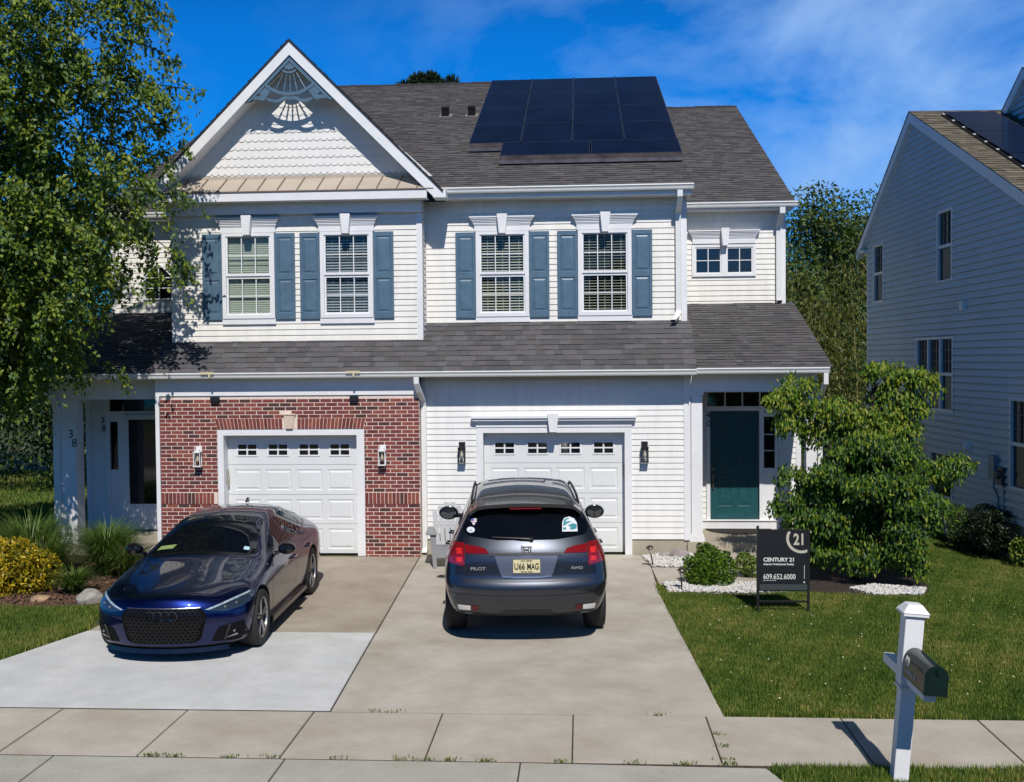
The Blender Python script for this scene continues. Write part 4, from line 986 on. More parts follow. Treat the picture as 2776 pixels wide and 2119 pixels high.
def strip(bvh, pts, wdt, proj, name, mat, parent, off=.003, res=.04):
    a = [Vector(p) for p in pts]; l = []; r_ = []
    for i, p in enumerate(a):
        d = (a[min(i+1, len(a)-1)]-a[max(i-1, 0)]).normalized(); n = Vector((-d.y, d.x))*wdt/2; l.append(tuple(p+n)); r_.append(tuple(p-n))
    return drape(bvh, l+r_[::-1], proj, name, mat, parent, off=off, res=res)
TYRE = mk('tyre_rubber', (.016, .016, .017), .75, bump=.3, bscale=90); RIMS = mk('rim_silver', (.42, .42, .43), .28, metal=.9); RIMD = mk('rim_dark', (.015, .015, .016), .3, metal=.5)
ROTOR = mk('brake_rotor', (.25, .24, .23), .35, metal=.9)
def wheel(parent, x, y, rad, wid, side, spokes=5, rr_=.72, sil=RIMS, dark=RIMD):
    e = bpy.data.objects.new('wheel', None); COL.objects.link(e); e.parent = parent; e.location = (x, y, rad)
    h = wid/2; s = side
    mb = MB(); mb.lathe([(rad*rr_, -h), (rad*.93, -h), (rad*.985, -h*.8), (rad, -h*.55), (rad, h*.55), (rad*.985, h*.8), (rad*.93, h), (rad*rr_, h*.95), (rad*rr_*.98, h*.7)], 40, (0, 0, 0), 'x'); mb.build('tyre', TYRE, e, smooth=True)
    mb = MB(); q = rad*rr_; f = h*.92*s
    mb.lathe([(q*.99, f), (q*.93, f-.004*s), (q*.91, f-.02*s), (q*.90, -h*.6*s)], 40, (0, 0, 0), 'x', 0)
    mb.lathe([(0, f-.09*s), (q*.90, f-.10*s)], 30, (0, 0, 0), 'x', 1)
    mb.lathe([(0, f-.008*s), (q*.10, f-.010*s), (q*.17, f-.03*s), (q*.17, f-.09*s)], 20, (0, 0, 0), 'x', 1)
    for k in range(spokes):
        a = 2*math.pi*k/spokes+.3
        def pt(r0, da, dx): return (f+dx*s, math.cos(a+da)*r0, math.sin(a+da)*r0)
        for sg in (-1, 1):
            vs = [pt(q*.13, sg*.02, -.012), pt(q*.15, sg*.50, -.03), pt(q*.92, sg*.22, -.014), pt(q*.92, sg*.07, -.006), pt(q*.13, sg*.02, -.05), pt(q*.15, sg*.50, -.06), pt(q*.92, sg*.22, -.05), pt(q*.92, sg*.07, -.05)]
            mb.add(vs, [(0, 1, 2, 3), (0, 3, 7, 4), (1, 2, 6, 5), (2, 3, 7, 6)], 0 if sg > 0 else 2)
    mb.build('rim', [sil, dark, sil], e, smooth=False)
    mb = MB(); mb.lathe([(.04, f-.085*s), (q*.68, f-.085*s), (q*.68, f-.075*s), (.04, f-.075*s)], 30, (0, 0, 0), 'x'); mb.build('brake_disc', ROTOR, e)
    return e

# ---------------- sedan (faces the camera): local y runs back from the nose
BLUEP = mk('deep_blue_metallic_paint', (.002, .008, .080), .32, metal=.92, coat=1.0, spec=.6)
GLB = mk('gloss_black_trim', (.006, .006, .007), .12, spec=.6); CGL = mk('car_glass', (.003, .004, .007), .02, spec=.35)
sed = thing('sedan', 'dark blue four-door sedan parked nose-out in front of the brick garage', 'car', (-4.20, -6.93, 0), R(2.3))
#          p0          p1          p2          p3          p4          p5          p6
ST = [
 ([.34, .33, .32, .34, .36, .34, .26], [(.74, .17), (.80, .20), (.86, .34), (.88, .52), (.84, .64), (.70, .705), (.52, .725)], .03),
 (.55, [(.80, .17), (.85, .20), (.90, .36), (.915, .56), (.89, .70), (.73, .785), (.52, .80)], .03),
 (.88, [(.82, .18), (.86, .21), (.905, .38), (.925, .60), (.90, .76), (.75, .85), (.53, .86)], .03),
 (1.25, [(.82, .18), (.86, .21), (.90, .38), (.922, .62), (.90, .80), (.77, .905), (.56, .915)], .035),
 (1.46, [(.82, .18), (.865, .21), (.90, .38), (.92, .62), (.905, .81), (.79, .93), (.66, .955)], .04),
 (1.62, [(.82, .18), (.865, .21), (.90, .38), (.92, .62), (.908, .82), (.80, .935), (.665, 1.02)], .05),
 (2.05, [(.82, .18), (.87, .21), (.90, .38), (.92, .62), (.912, .83), (.815, .945), (.605, 1.21)], .055),
 (2.45, [(.82, .18), (.87, .21), (.90, .38), (.92, .62), (.915, .84), (.825, .955), (.565, 1.325)], .05),
 (2.95, [(.82, .18), (.87, .21), (.90, .38), (.92, .62), (.918, .85), (.825, .965), (.545, 1.355)], .045),
 (3.5, [(.82, .18), (.87, .21), (.905, .38), (.925, .63), (.920, .86), (.815, .975), (.53, 1.315)], .045),
 (4.0, [(.82, .19), (.87, .22), (.91, .40), (.925, .66), (.905, .88), (.79, .985), (.52, 1.20)], .04),
 (4.35, [(.81, .20), (.86, .24), (.90, .42), (.91, .68), (.885, .89), (.75, .98), (.54, 1.085)], .03),
 ([4.52, 4.52, 4.52, 4.52, 4.52, 4.50, 4.50], [(.76, .24), (.82, .28), (.87, .44), (.87, .68), (.84, .86), (.70, .95), (.55, 1.02)], .02)]
cage = car_body(ST, ([.06, .04, .015, .0, .03, .07, .10], [4.70, 4.72, 4.76, 4.74, 4.70, 4.68, 4.66]))
WB = [(-1, .88, .335), (1, .88, .335), (-1, 3.70, .335), (1, 3.70, .335)]
ARCHB = mk('arch_black', (.008, .008, .008), .9)
body, bv = finish_body(cage, WB, .385, .93, 'body', [BLUEP, ARCHB], sed)
for sx, y, z in WB: wheel(sed, sx*.80, y, .335, .245, sx, 5)
drape(bv, rounded([(-.655, 1.50), (.655, 1.50), (.55, 2.40), (-.55, 2.40)], .06), PTOP, 'windshield', CGL, sed, off=.004, res=.09)
drape(bv, rounded([(-.56, 3.45), (.56, 3.45), (.60, 4.22), (-.60, 4.22)], .08), PTOP, 'rear_window', CGL, sed, off=.004, res=.1)
drape(bv, [(-.66, 1.44), (.66, 1.44), (.665, 1.51), (-.665, 1.51)], PTOP, 'cowl', GLB, sed, off=.003, res=.08)
for s in (-1, 1):
    drape(bv, rounded([(1.75, .985), (2.2, 1.14), (2.55, 1.265), (2.62, 1.27), (2.66, .99)], .02), PL(s), 'side_window', CGL, sed, off=.003, res=.07)
    drape(bv, rounded([(2.71, .99), (2.68, 1.27), (3.15, 1.285), (3.50, 1.255), (3.58, 1.01)], .02), PL(s), 'side_window', CGL, sed, off=.003, res=.07)
    drape(bv, rounded([(3.63, 1.015), (3.56, 1.245), (3.75, 1.20), (4.02, 1.07)], .02), PL(s), 'side_window', CGL, sed, off=.003, res=.07)
    for pts in ([(1.42, .30), (1.40, .60), (1.44, .92)], [(2.68, .26), (2.68, .62), (2.69, .97)], [(3.60, .97), (3.50, .75), (3.42, .62), (3.30, .45)], [(1.42, .27), (2.2, .255), (3.3, .27)]):
        strip(bv, pts, .008, PL(s), 'door_gap', GLB, sed)
    for y in (2.48, 3.38):
        mb = MB(); mb.tube([(s*.915, y-.10, .765), (s*.948, y-.08, .768), (s*.95, y+.07, .775), (s*.918, y+.10, .775)], [.010, .014, .014, .010], 8); mb.build('door_handle', BLUEP, sed, smooth=True)
    strip(bv, [(1.72, .968), (2.6, .975), (3.6, .995), (4.05, 1.05)], .022, PL(s), 'window_trim', GLB, sed, off=.006)
    mb = MB()   # side skirt
    mb.prism([(1.30, .16), (3.28, .16), (3.22, .235), (1.36, .235)], s*.86, s*.925, axis='x'); mb.build('side_skirt', GLB, sed, bevel=.01)
    # mirror
    mb = MB(); c = (s*.985, 1.83, .99)
    for k in range(9):
        pass
    mb.lathe([(0, -.085), (.055, -.08), (.085, -.05), (.098, 0), (.095, .05), (.085, .065), (0, .066)], 18, (0, 0, 0), 'y')
    for i, v in enumerate(mb.v): mb.v[i] = (c[0]+v[0]*1.15, c[1]+v[1]*.9, c[2]+v[2]*.80)
    mb.build('side_mirror', GLB, sed, smooth=True)
    mb = MB(); mb.tube([(s*.83, 1.80, .93), (s*.90, 1.82, .955), (s*.95, 1.84, .97)], [.03, .022, .02], 8); mb.build('mirror_arm', GLB, sed, smooth=True)
    # headlight
    HL = [(s*.455, .604), (s*.60, .650), (s*.73, .693), (s*.845, .725), (s*.885, .705), (s*.875, .622), (s*.80, .590), (s*.66, .568), (s*.54, .580)]
    drape(bv, rounded(HL, .02), PF, 'headlight', mk('headlight_lens', (.018, .030, .050), .06, spec=.8, coat=.6) if s < 0 else bpy.data.materials['headlight_lens'], sed, off=.005, res=.03)
    drape(bv, [(s*.46, .604), (s*.60, .649), (s*.73, .691), (s*.84, .720), (s*.845, .703), (s*.72, .668), (s*.61, .632), (s*.50, .598)], PF, 'daytime_light', mk('drl_chrome', (.40, .50, .56), .25, metal=.3, var=.45, scale=50) if s < 0 else bpy.data.materials['drl_chrome'], sed, off=.009, res=.02)
    for xx, zz in ((.66, .618), (.76, .642)):
        mb = MB(); mb.lathe([(0, -.012), (.012, -.012), (.015, 0)], 12, (s*xx, 0, zz), 'y')
        h, nn, _, _ = bv.ray_cast(Vector((s*xx, -3, zz)), Vector((0, 1, 0)))
        for i, v in enumerate(mb.v): mb.v[i] = (v[0], v[1]+h.y-.006, v[2])
        mb.build('lamp_lens', RIMS, sed)
    # side intake
    drape(bv, rounded([(s*.52, .24), (s*.60, .40), (s*.84, .44), (s*.855, .26), (s*.78, .215)], .02), PF, 'side_intake', bpy.data.materials['intake_black'] if 'intake_black' in bpy.data.materials else mk('intake_black', (.005, .005, .006), .6, spec=.12), sed, off=.004, res=.04)
    def sk(x, z, d=0):
        h, nn, _, _ = bv.ray_cast(Vector((x, -3, z)), Vector((0, 1, 0))); return (x, (h.y if h else .35)-d, z)
    def plate3(mb, pts, d):
        a = [sk(x, z, d) for x, z in pts]; b_ = [sk(x, z, -.01) for x, z in pts]; n = len(a)
        mb.add(a+b_, [tuple(range(n)), tuple(range(2*n-1, n-1, -1))]+[(i, i+n, (i+1) % n+n, (i+1) % n) for i in range(n)])
    mb = MB(); plate3(mb, [(s*.64, .235), (s*.66, .235), (s*.73, .42), (s*.70, .42)], .02); mb.build('intake_blade', GLB, sed)
    mb = MB(); plate3(mb, [(s*.66, .262), (s*.78, .280), (s*.77, .302)], .012); q = sk(s*.75, .335); mb.lathe([(0, q[1]-.02), (.013, q[1]-.018), (.016, q[1]+.02)], 10, (s*.75, 0, .335), 'y'); mb.build('intake_trim', RIMS, sed)
# grille: hexagonal frame, honeycomb bars, rings
GP = rounded([(-.415, .625), (.415, .625), (.485, .54), (.415, .27), (.32, .235), (-.32, .235), (-.415, .27), (-.485, .54)], .03)
drape(bv, GP, PF, 'grille', mk('grille_void', (.003, .003, .003), .8, spec=.1), sed, off=.006, res=.05)
def onto(x, z, d=0):
    h, nn, _, _ = bv.ray_cast(Vector((x, -3, z)), Vector((0, 1, 0))); return Vector((x, h.y-d, z))
mb = MB(); hx = .052
gm = MB()
for r_ in range(11):
    for c in range(-13, 14):
        cx = c*hx+(hx/2 if r_ % 2 else 0); cz = .25+r_*.036
        lim = .48-(.48-.36)*max(0, (.50-cz)/.27) if cz < .54 else .48-(cz-.54)*.9
        if abs(cx) > lim-.02: continue
        pts = [onto(cx+.026*math.cos(R(60*k+30)), cz+.021*math.sin(R(60*k+30)), .014) for k in range(6)]
        pin = [onto(cx+.019*math.cos(R(60*k+30)), cz+.0145*math.sin(R(60*k+30)), .014) for k in range(6)]
        pdeep = [p+Vector((0, .008, 0)) for p in pin]
        gm.add(pts+pin+pdeep, [(k, (k+1) % 6, (k+1) % 6+6, k+6) for k in range(6)]+[(k+6, (k+1) % 6+6, (k+1) % 6+12, k+12) for k in range(6)])
gm.build('grille_mesh', mk('grille_mesh_black', (.010, .010, .012), .25, spec=.5), sed)
mb = MB(); top = [onto(x, .632, .006) for x in np.linspace(-.41, .41, 12)]; mb.tube(top, .004, 6); mb.build('grille_trim', RIMS, sed)
mb = MB()
for k in range(4):
    cx = -.126+k*.084; ring = []
    for i in range(25): a = 2*math.pi*i/24; ring.append(onto(cx+.050*math.cos(a), .555+.050*math.sin(a), .022))
    mb.tube(ring, .0065, 6, cap=False)
mb.build('ring_emblem', mk('dark_chrome', (.16, .16, .17), .15, metal=1), sed, smooth=True)
mb = MB(); lip = [onto(x, .19, .0) for x in np.linspace(-.68, .68, 17)]
for a, b_ in zip(lip, lip[1:]): mb.hexa([(a.x, a.y-.03, .125), (b_.x, b_.y-.03, .125), (b_.x, b_.y+.1, .125), (a.x, a.y+.1, .125), (a.x, a.y-.015, .175), (b_.x, b_.y-.015, .175), (b_.x, b_.y+.1, .175), (a.x, a.y+.1, .175)])
mb.build('front_lip', GLB, sed)
for s in (-1, 1):
    strip(bv, [(s*.40, .72), (s*.50, .79), (s*.60, .92)] if False else [(s*.42, .25), (s*.56, .80), (s*.64, 1.42)], .006, PTOP, 'hood_gap', GLB, sed)
drape(bv, [(-.60, 1.58), (-.40, 1.58), (-.37, 1.66), (-.57, 1.66)], PTOP, 'dash_placard', mk('green_sticker', (.22, .30, .10), .6, var=.5, scale=90), sed, off=.008, res=.05, label='pale green printed placard low on the windshield')
drape(bv, [(.50, 1.57), (.57, 1.57), (.563, 1.635), (.493, 1.635)], PTOP, 'sticker', mk('blue_white_sticker', (.45, .65, .75), .5, var=.4, scale=80), sed, off=.008, res=.03, label='small pale blue inspection sticker')
mb = MB(); mb.prism([(3.52, 1.36), (3.68, 1.345), (3.66, 1.415), (3.62, 1.42)], -.012, .012, axis='x'); mb.build('roof_antenna', GLB, sed)
for k, sx in enumerate((-.30, .12)):
    mb = MB(); mb.tube([(sx, 1.50, .985), (sx+.25, 1.56, 1.0), (sx+.48, 1.60, 1.02)], .008, 6); mb.build('wiper', GLB, sed)

# ---------------- SUV (rear to camera): local y forward from the tail
SUVP = mk('steel_blue_metallic_paint', (.054, .060, .076), .36, metal=.92, coat=1.0, spec=.5)
suv = thing('suv', 'steel blue mid-size SUV parked nose-in at the right garage door', 'car', (-.155, -6.12, 0), R(4.2))
ST = [
 ([.22, .20, .17, .16, .205, .21, .28, .52], [(.80, .36), (.87, .41), (.93, .56), (0.960, 0.745), (.955, .80), (.93, 1.02), (.84, 1.20), (.635, 1.62)], .03),
 (.50, [(.84, .35), (.90, .40), (.965, .58), (0.986, 0.735), (.99, .82), (.965, 1.05), (.875, 1.20), (.665, 1.645)], .035),
 (.85, [(.85, .33), (.90, .38), (.975, .58), (0.995, 0.755), (.998, .84), (.975, 1.06), (.885, 1.19), (.67, 1.675)], .045),
 (1.4, [(.85, .30), (.90, .34), (.975, .55), (0.993, 0.755), (.995, .84), (.975, 1.06), (.885, 1.18), (.675, 1.70)], .05),
 (2.1, [(.85, .28), (.90, .32), (.965, .52), (0.983, 0.735), (.985, .82), (.97, 1.05), (.885, 1.16), (.675, 1.71)], .055),
 (2.75, [(.85, .28), (.90, .32), (.965, .52), (0.983, 0.735), (.985, .82), (.965, 1.05), (.88, 1.14), (.66, 1.69)], .055),
 (3.15, [(.85, .28), (.90, .32), (.965, .52), (0.983, 0.735), (.985, .82), (.965, 1.04), (.875, 1.12), (.69, 1.50)], .05),
 (3.60, [(.85, .28), (.90, .32), (.97, .52), (0.988, 0.735), (.99, .82), (.96, 1.03), (.86, 1.09), (.73, 1.20)], .05),
 (3.85, [(.85, .28), (.90, .32), (.975, .54), (0.989, 0.735), (.99, .82), (.95, 1.01), (.83, 1.07), (.68, 1.10)], .04),
 (4.4, [(.84, .28), (.90, .32), (.97, .54), (0.981, 0.715), (.98, .80), (.93, .96), (.78, 1.02), (.6, 1.04)], .04),
 ([4.70]*8, [(.78, .30), (.86, .36), (.91, .54), (0.921, 0.675), (.92, .76), (.86, .90), (.70, .95), (.55, .97)], .03)]
cage = car_body(ST, ([.10, .05, .01, -.005, .065, .07, .13, .47], [4.90, 4.92, 4.94, 4.94, 4.94, 4.92, 4.90, 4.88]))
WB2 = [(-1, 1.06, .375), (1, 1.06, .375), (-1, 3.88, .375), (1, 3.88, .375)]
body, bs = finish_body(cage, WB2, .435, .995, 'body', [SUVP, ARCHB], suv)
for sx, y, z in WB2: wheel(suv, sx*.865, y, .375, .25, sx, 5, .66)
# rear glass
RG = rounded([(-.70, 1.29), (-.35, 1.25), (.35, 1.25), (.70, 1.29), (.755, 1.36), (.66, 1.61), (-.66, 1.61), (-.755, 1.36)], .045)
drape(bs, RG, PF, 'rear_window', CGL, suv, off=.005, res=.07)
REDL = mk('red_tail_lens', (.20, .004, .006), .12, spec=.7, coat=.6); REDB = mk('red_reflector', (.60, .02, .015), .25, spec=.7, var=.35, scale=40, )
for s in (-1, 1):
    drape(bs, rounded([(s*.435, 1.10), (s*.48, 1.155), (s*.56, 1.175), (s*.72, 1.195), (s*.72, 1.10)], .012), PF, 'tail_light', REDL, suv, off=.008, res=.04)
    drape(bs, rounded([(s*.728, 1.21), (s*.93, 1.22), (s*.945, 1.05), (s*.925, .985), (s*.728, .955)], .015), PF, 'tail_light', REDL, suv, off=.010, res=.03)
    for z0, z1 in ((1.0, 1.055), (1.085, 1.15)): drape(bs, [(s*.755, z0), (s*.82, z0), (s*.82, z1), (s*.755, z1)], PF, 'tail_reflector', REDB, suv, off=.014, res=.03)
    drape(bs, rounded([(s*.66, .44), (s*.80, .44), (s*.815, .505), (s*.66, .50)], .01), PF, 'reverse_light', mk('clear_lens', (.62, .60, .57), .15) if s < 0 else bpy.data.materials['clear_lens'], suv, off=.006, res=.03)
    drape(bs, rounded([(s*.57, .44), (s*.65, .44), (s*.65, .50), (s*.57, .50)], .01), PF, 'bumper_reflector', mk('dark_red_lens', (.10, .006, .008), .2) if s < 0 else bpy.data.materials['dark_red_lens'], suv, off=.006, res=.03)
    # tailgate seam
    strip(bs, [(s*.735, .80), (s*.724, .95), (s*.724, 1.22), (s*.74, 1.30)], .009, PF, 'tailgate_gap', BLACK, suv)
    # side glass
    drape(bs, rounded([(.58, 1.24), (.66, 1.53), (1.25, 1.60), (1.25, 1.22)], .03), PL(s), 'side_window', CGL, suv, off=.004, res=.08)
    drape(bs, rounded([(1.31, 1.22), (1.31, 1.605), (2.12, 1.63), (2.12, 1.20)], .03), PL(s), 'side_window', CGL, suv, off=.004, res=.08)
    drape(bs, rounded([(2.18, 1.20), (2.18, 1.63), (2.72, 1.60), (3.25, 1.28), (3.30, 1.18)], .03), PL(s), 'side_window', CGL, suv, off=.004, res=.08)
    strip(bs, [(.55, 1.215), (1.3, 1.20), (2.2, 1.178), (3.35, 1.155)], .02, PL(s), 'window_trim', RIMS, suv, off=.006)
    for pts in ([(2.15, .40), (2.15, .80), (2.15, 1.18)], [(1.28, 1.2), (1.35, .95), (1.52, .75), (1.55, .40)], [(3.32, .40), (3.30, .8), (3.28, 1.15)]): strip(bs, pts, .009, PL(s), 'door_gap', BLACK, suv)
    for y in (1.55, 2.42):
        mb = MB(); mb.tube([(s*.97, y-.10, 1.0), (s*1.01, y-.08, 1.0), (s*1.01, y+.08, 1.0), (s*.97, y+.10, 1.0)], [.012, .016, .016, .012], 8); mb.build('door_handle', SUVP, suv, smooth=True)
    # mirror
    mb = MB(); mb.lathe([(0, -.03), (.10, -.028), (.118, -.02), (.125, .02), (.11, .07), (.05, .11), (0, .115)], 20, (0, 0, 0), 'y')
    for i, v in enumerate(mb.v):
        x_, z_ = v[0], v[2]; q = max(abs(x_), abs(z_))/.125; mb.v[i] = (s*1.065+x_*1.15, 3.18+v[1], 1.155+z_*.82)
    mb.build('side_mirror', GLB, suv, smooth=True)
    mb = MB(); mb.lathe([(0, -.036), (.098, -.035), (.10, -.03)], 20, (0, 0, 0), 'y')
    for i, v in enumerate(mb.v): mb.v[i] = (s*1.065+v[0]*1.12, 3.18+v[1], 1.155+v[2]*.78)
    mb.build('mirror_glass', mk('mirror_glass', (.15, .17, .2), .03, metal=1) if s < 0 else bpy.data.materials['mirror_glass'], suv)
    mb = MB(); mb.tube([(s*.85, 3.20, 1.12), (s*.97, 3.20, 1.11)], .03, 8); mb.build('mirror_arm', GLB, suv)
    # roof rail
    mb = MB(); rp = []
    for y in np.linspace(.75, 2.7, 9):
        h, nn, _, _ = bs.ray_cast(Vector((s*.655, y, 4)), Vector((0, 0, -1))); rp.append((s*.655, y, h.z+(.0 if y in (.75, 2.7) else .045)))
    mb.tube(rp, .017, 8); mb.build('roof_rail', BLACK, suv, smooth=True)
    mb = MB(); mb.box(s*.90-.10, s*.90+.10, .95, 1.16, .0, .01) if False else None
# spoiler
mb = MB(); sp_pts = []
N_ = 14
for i in range(N_+1):
    x = -.67+1.34*i/N_; h, nn, _, _ = bs.ray_cast(Vector((x, .62, 4)), Vector((0, 0, -1))); e = 1-(abs(x)/.67)**4
    sp_pts.append((x, h.z, e))
for (xa, za, ea), (xb, zb, eb) in zip(sp_pts, sp_pts[1:]):
    mb.hexa([(xa, .30+.05*(1-ea), za-.065), (xb, .30+.05*(1-eb), zb-.065), (xb, .66, zb-.06), (xa, .66, za-.06), (xa, .285+.05*(1-ea), za-.022), (xb, .285+.05*(1-eb), zb-.022), (xb, .66, zb+.004), (xa, .66, za+.004)])
bmx = mb.build('spoiler', SUVP, suv, smooth=True)
mb = MB(); mb.box(-.19, .19, .300, .312, 1.60, 1.615); mb.build('brake_light', REDL, suv)
# licence recess, plate
drape(bs, rounded([(-.375, 1.085), (.375, 1.085), (.40, 1.10), (.285, .845), (-.285, .845), (-.40, 1.10)][0:2]+[(.30, .85), (-.30, .85)], .03), PF, 'plate_recess', mk('recess_blue_grey', (.10, .12, .17), .4, metal=.4), suv, off=.004, res=.05)
strip(bs, [(-.42, 1.092), (0, 1.10), (.42, 1.092)], .03, PF, 'tailgate_handle', BLACK, suv, off=.010)
strip(bs, [(-.29, .845), (-.15, .832), (.15, .832), (.29, .845)], .022, PF, 'recess_trim', RIMS, suv, off=.014)
strip(bs, [(-.735, .80), (-.3, .785), (.3, .785), (.735, .80)], .014, PF, 'tailgate_gap', BLACK, suv)
strip(bs, [(-.93, .64), (-.4, .625), (.4, .625), (.93, .64)], .008, PF, 'bumper_gap', BLACK, suv)
drape(bs, rounded([(-.36, .385), (.36, .385), (.26, .45), (-.26, .45)], .02), PF, 'bumper_skid', mk('dark_plastic', (.02, .021, .023), .6), suv, off=.005, res=.06)
strip(bs, [(-.86, .395), (-.4, .375), (.4, .375), (.86, .395)], .05, PF, 'bumper_edge', bpy.data.materials['dark_plastic'], suv, off=.004)
def ons(x, z, d=0):
    h, nn, _, _ = bs.ray_cast(Vector((x, -3, z)), Vector((0, 1, 0))); return Vector((x, h.y-d, z))
py = ons(0, .95, .012).y
mb = MB(); mb.box(-.157, .157, py-.006, py, .885, 1.045); pl = mb.build('license_plate', mk('plate_cream', (.66, .60, .36), .4), suv, bevel=.002, label='cream license plate reading U66 MAG')
mb = MB()
for a in ((-.160, .160, 1.0455, 1.052), (-.160, .160, .878, .8845), (-.163, -.1575, .878, 1.052), (.1575, .163, .878, 1.052)): mb.box(a[0], a[1], py-.010, py, a[2], a[3])
mb.build('plate_frame', RIMS, pl)
text('U66', .105, NUMB, 'plate_text', pl, (-.145, py-.007, .925), FACE, sx=.70, bold=.002); text('MAG', .105, NUMB, 'plate_text', pl, (.145, py-.007, .925), FACE, 'RIGHT', sx=.62, bold=.002)
text('NEW JERSEY', .026, NUMB, 'plate_text', pl, (0, py-.007, 1.018), FACE, 'CENTER'); text('Garden State', .026, NUMB, 'plate_text', pl, (0, py-.007, .893), FACE, 'CENTER')
CHR = mk('chrome', (.75, .76, .78), .12, metal=1)
e = ons(0, 1.15, .012); mb = MB()
fr = [(e.x+x, e.y, e.z+z) for x, z in rounded([(-.058, .05), (.058, .05), (.046, -.05), (-.046, -.05)], .02, 5)]; mb.tube(fr+[fr[0]], .0075, 6, cap=False)
for sx in (-1, 1): mb.prism([(sx*.038, 1.188), (sx*.024, 1.188), (sx*.017, 1.112), (sx*.030, 1.112)], e.y-.008, e.y+.004)
mb.prism([(-.022, 1.158), (.022, 1.158), (.020, 1.144), (-.020, 1.144)], e.y-.007, e.y+.004); mb.build('badge_emblem', CHR, suv, smooth=False)
t1 = ons(-.60, .925, .012); text('PILOT', .05, CHR, 'model_lettering', suv, (-.66, t1.y, .915), (R(90), 0, R(-4)), sx=1.35, bold=.001)
t1 = ons(.60, .925, .012); text('AWD', .045, CHR, 'model_lettering', suv, (.52, t1.y, .915), (R(90), 0, R(4)), sx=1.3, bold=.001)
# wiper
mb = MB(); a = ons(.06, 1.262, .02); b_ = ons(-.40, 1.285, .02); mb.tube([a, a+Vector((-.12, -.012, .012)), b_], [.02, .012, .006], 8); mb.lathe([(0, -.02), (.026, -.018), (.03, .02)], 12, (a.x, a.y, a.z), 'y'); mb.build('rear_wiper', BLACK, suv, smooth=True)
# window stickers
def sticker(poly, mats, name, label, off=.009): return drape(bs, poly, PF, name, mats, suv, off=off, res=.02, label=label)
W_ = mk('sticker_white', (.62, .66, .70), .5); TEAL = mk('sticker_teal', (.012, .20, .24), .5); FB = mk('sticker_blue', (.06, .10, .35), .5); FR = mk('sticker_red', (.50, .05, .07), .5)
sticker([(-.655, 1.475), (-.585, 1.475), (-.585, 1.445), (-.62, 1.40), (-.655, 1.445)], W_, 'heart_sticker', 'small flag-pattern heart sticker'); 
sticker([(-.652, 1.472), (-.62, 1.472), (-.62, 1.445), (-.652, 1.445)], FB, 'heart_sticker', None, .011); sticker([(-.65, 1.436), (-.59, 1.436), (-.60, 1.428), (-.645, 1.428)], FR, 'heart_sticker', None, .011); sticker([(-.618, 1.462), (-.588, 1.462), (-.588, 1.454), (-.618, 1.454)], FR, 'heart_sticker', None, .011)
ov = lambda cx, cz, a, b_: [(cx+a*math.cos(2*math.pi*k/20), cz+b_*math.sin(2*math.pi*k/20)) for k in range(20)]
sticker(ov(-.655, 1.352, .048, .032), W_, 'oval_sticker', 'small white oval sticker'); p_ = ons(-.655, 1.345, .016); text('PS', .03, NUMB, 'sticker_text', suv, (-.655, p_.y, 1.342), FACE, 'CENTER', depth=.0005)
sticker([(.43, 1.33), (.615, 1.325), (.61, 1.42), (.58, 1.465), (.52, 1.49), (.46, 1.475), (.435, 1.43)], W_, 'eagle_sticker', 'teal and white eagle head sticker')
sticker([(.445, 1.42), (.46, 1.46), (.50, 1.475), (.53, 1.472), (.49, 1.455), (.475, 1.43), (.51, 1.44), (.55, 1.435), (.50, 1.415), (.46, 1.39), (.445, 1.39)], TEAL, 'eagle_sticker', None, .011)
sticker([(.50, 1.395), (.56, 1.415), (.605, 1.40), (.605, 1.36), (.57, 1.345), (.52, 1.35), (.53, 1.375)], TEAL, 'eagle_sticker', None, .011)
sticker([(.44, 1.372), (.48, 1.372), (.48, 1.348), (.44, 1.348)], TEAL, 'eagle_sticker', None, .011)

# ================================================================== FOLIAGE
def leaf_obj(name, mats, C, T, Nn, ln, wd, parent=None, mi=None, fold=0.0):
    """C centres, T leaf axis, Nn leaf normals (arrays); diamond leaves"""
    C = np.asarray(C); n = len(C); T = T/np.linalg.norm(T, axis=1, keepdims=True); B = np.cross(T, Nn); B /= (np.linalg.norm(B, axis=1, keepdims=True)+1e-9)
    NN = np.cross(B, T)
    ln = np.broadcast_to(ln, n)[:, None]; wd = np.broadcast_to(wd, n)[:, None]
    v = np.stack([C-T*ln*.5, C+B*wd*.5+T*ln*.05+NN*fold*wd, C+T*ln*.5, C-B*wd*.5+T*ln*.05+NN*fold*wd], 1).reshape(-1, 3)
    me = bpy.data.meshes.new(name); me.vertices.add(4*n); me.vertices.foreach_set('co', v.astype(np.float32).ravel())
    if fold:
        idx = (np.arange(n)[:, None]*4+np.array([0, 1, 2, 0, 2, 3])).ravel(); k = 3; m = 2*n
    else: idx = np.arange(4*n); k = 4; m = n
    me.loops.add(m*k); me.loops.foreach_set('vertex_index', idx.astype(np.int32)); me.polygons.add(m); me.polygons.foreach_set('loop_start', np.arange(m, dtype=np.int32)*k)
    for q in mats: me.materials.append(q)
    if mi is None: mi = rng.integers(0, len(mats), n)
    me.polygons.foreach_set('material_index', np.repeat(mi, 2).astype(np.int32) if fold else mi.astype(np.int32))
    me.update(calc_edges=True); o = bpy.data.objects.new(name, me); COL.objects.link(o)
    if parent: o.parent = parent
    return o
def rdir(n): a = rng.normal(size=(n, 3)); return a/np.linalg.norm(a, axis=1, keepdims=True)
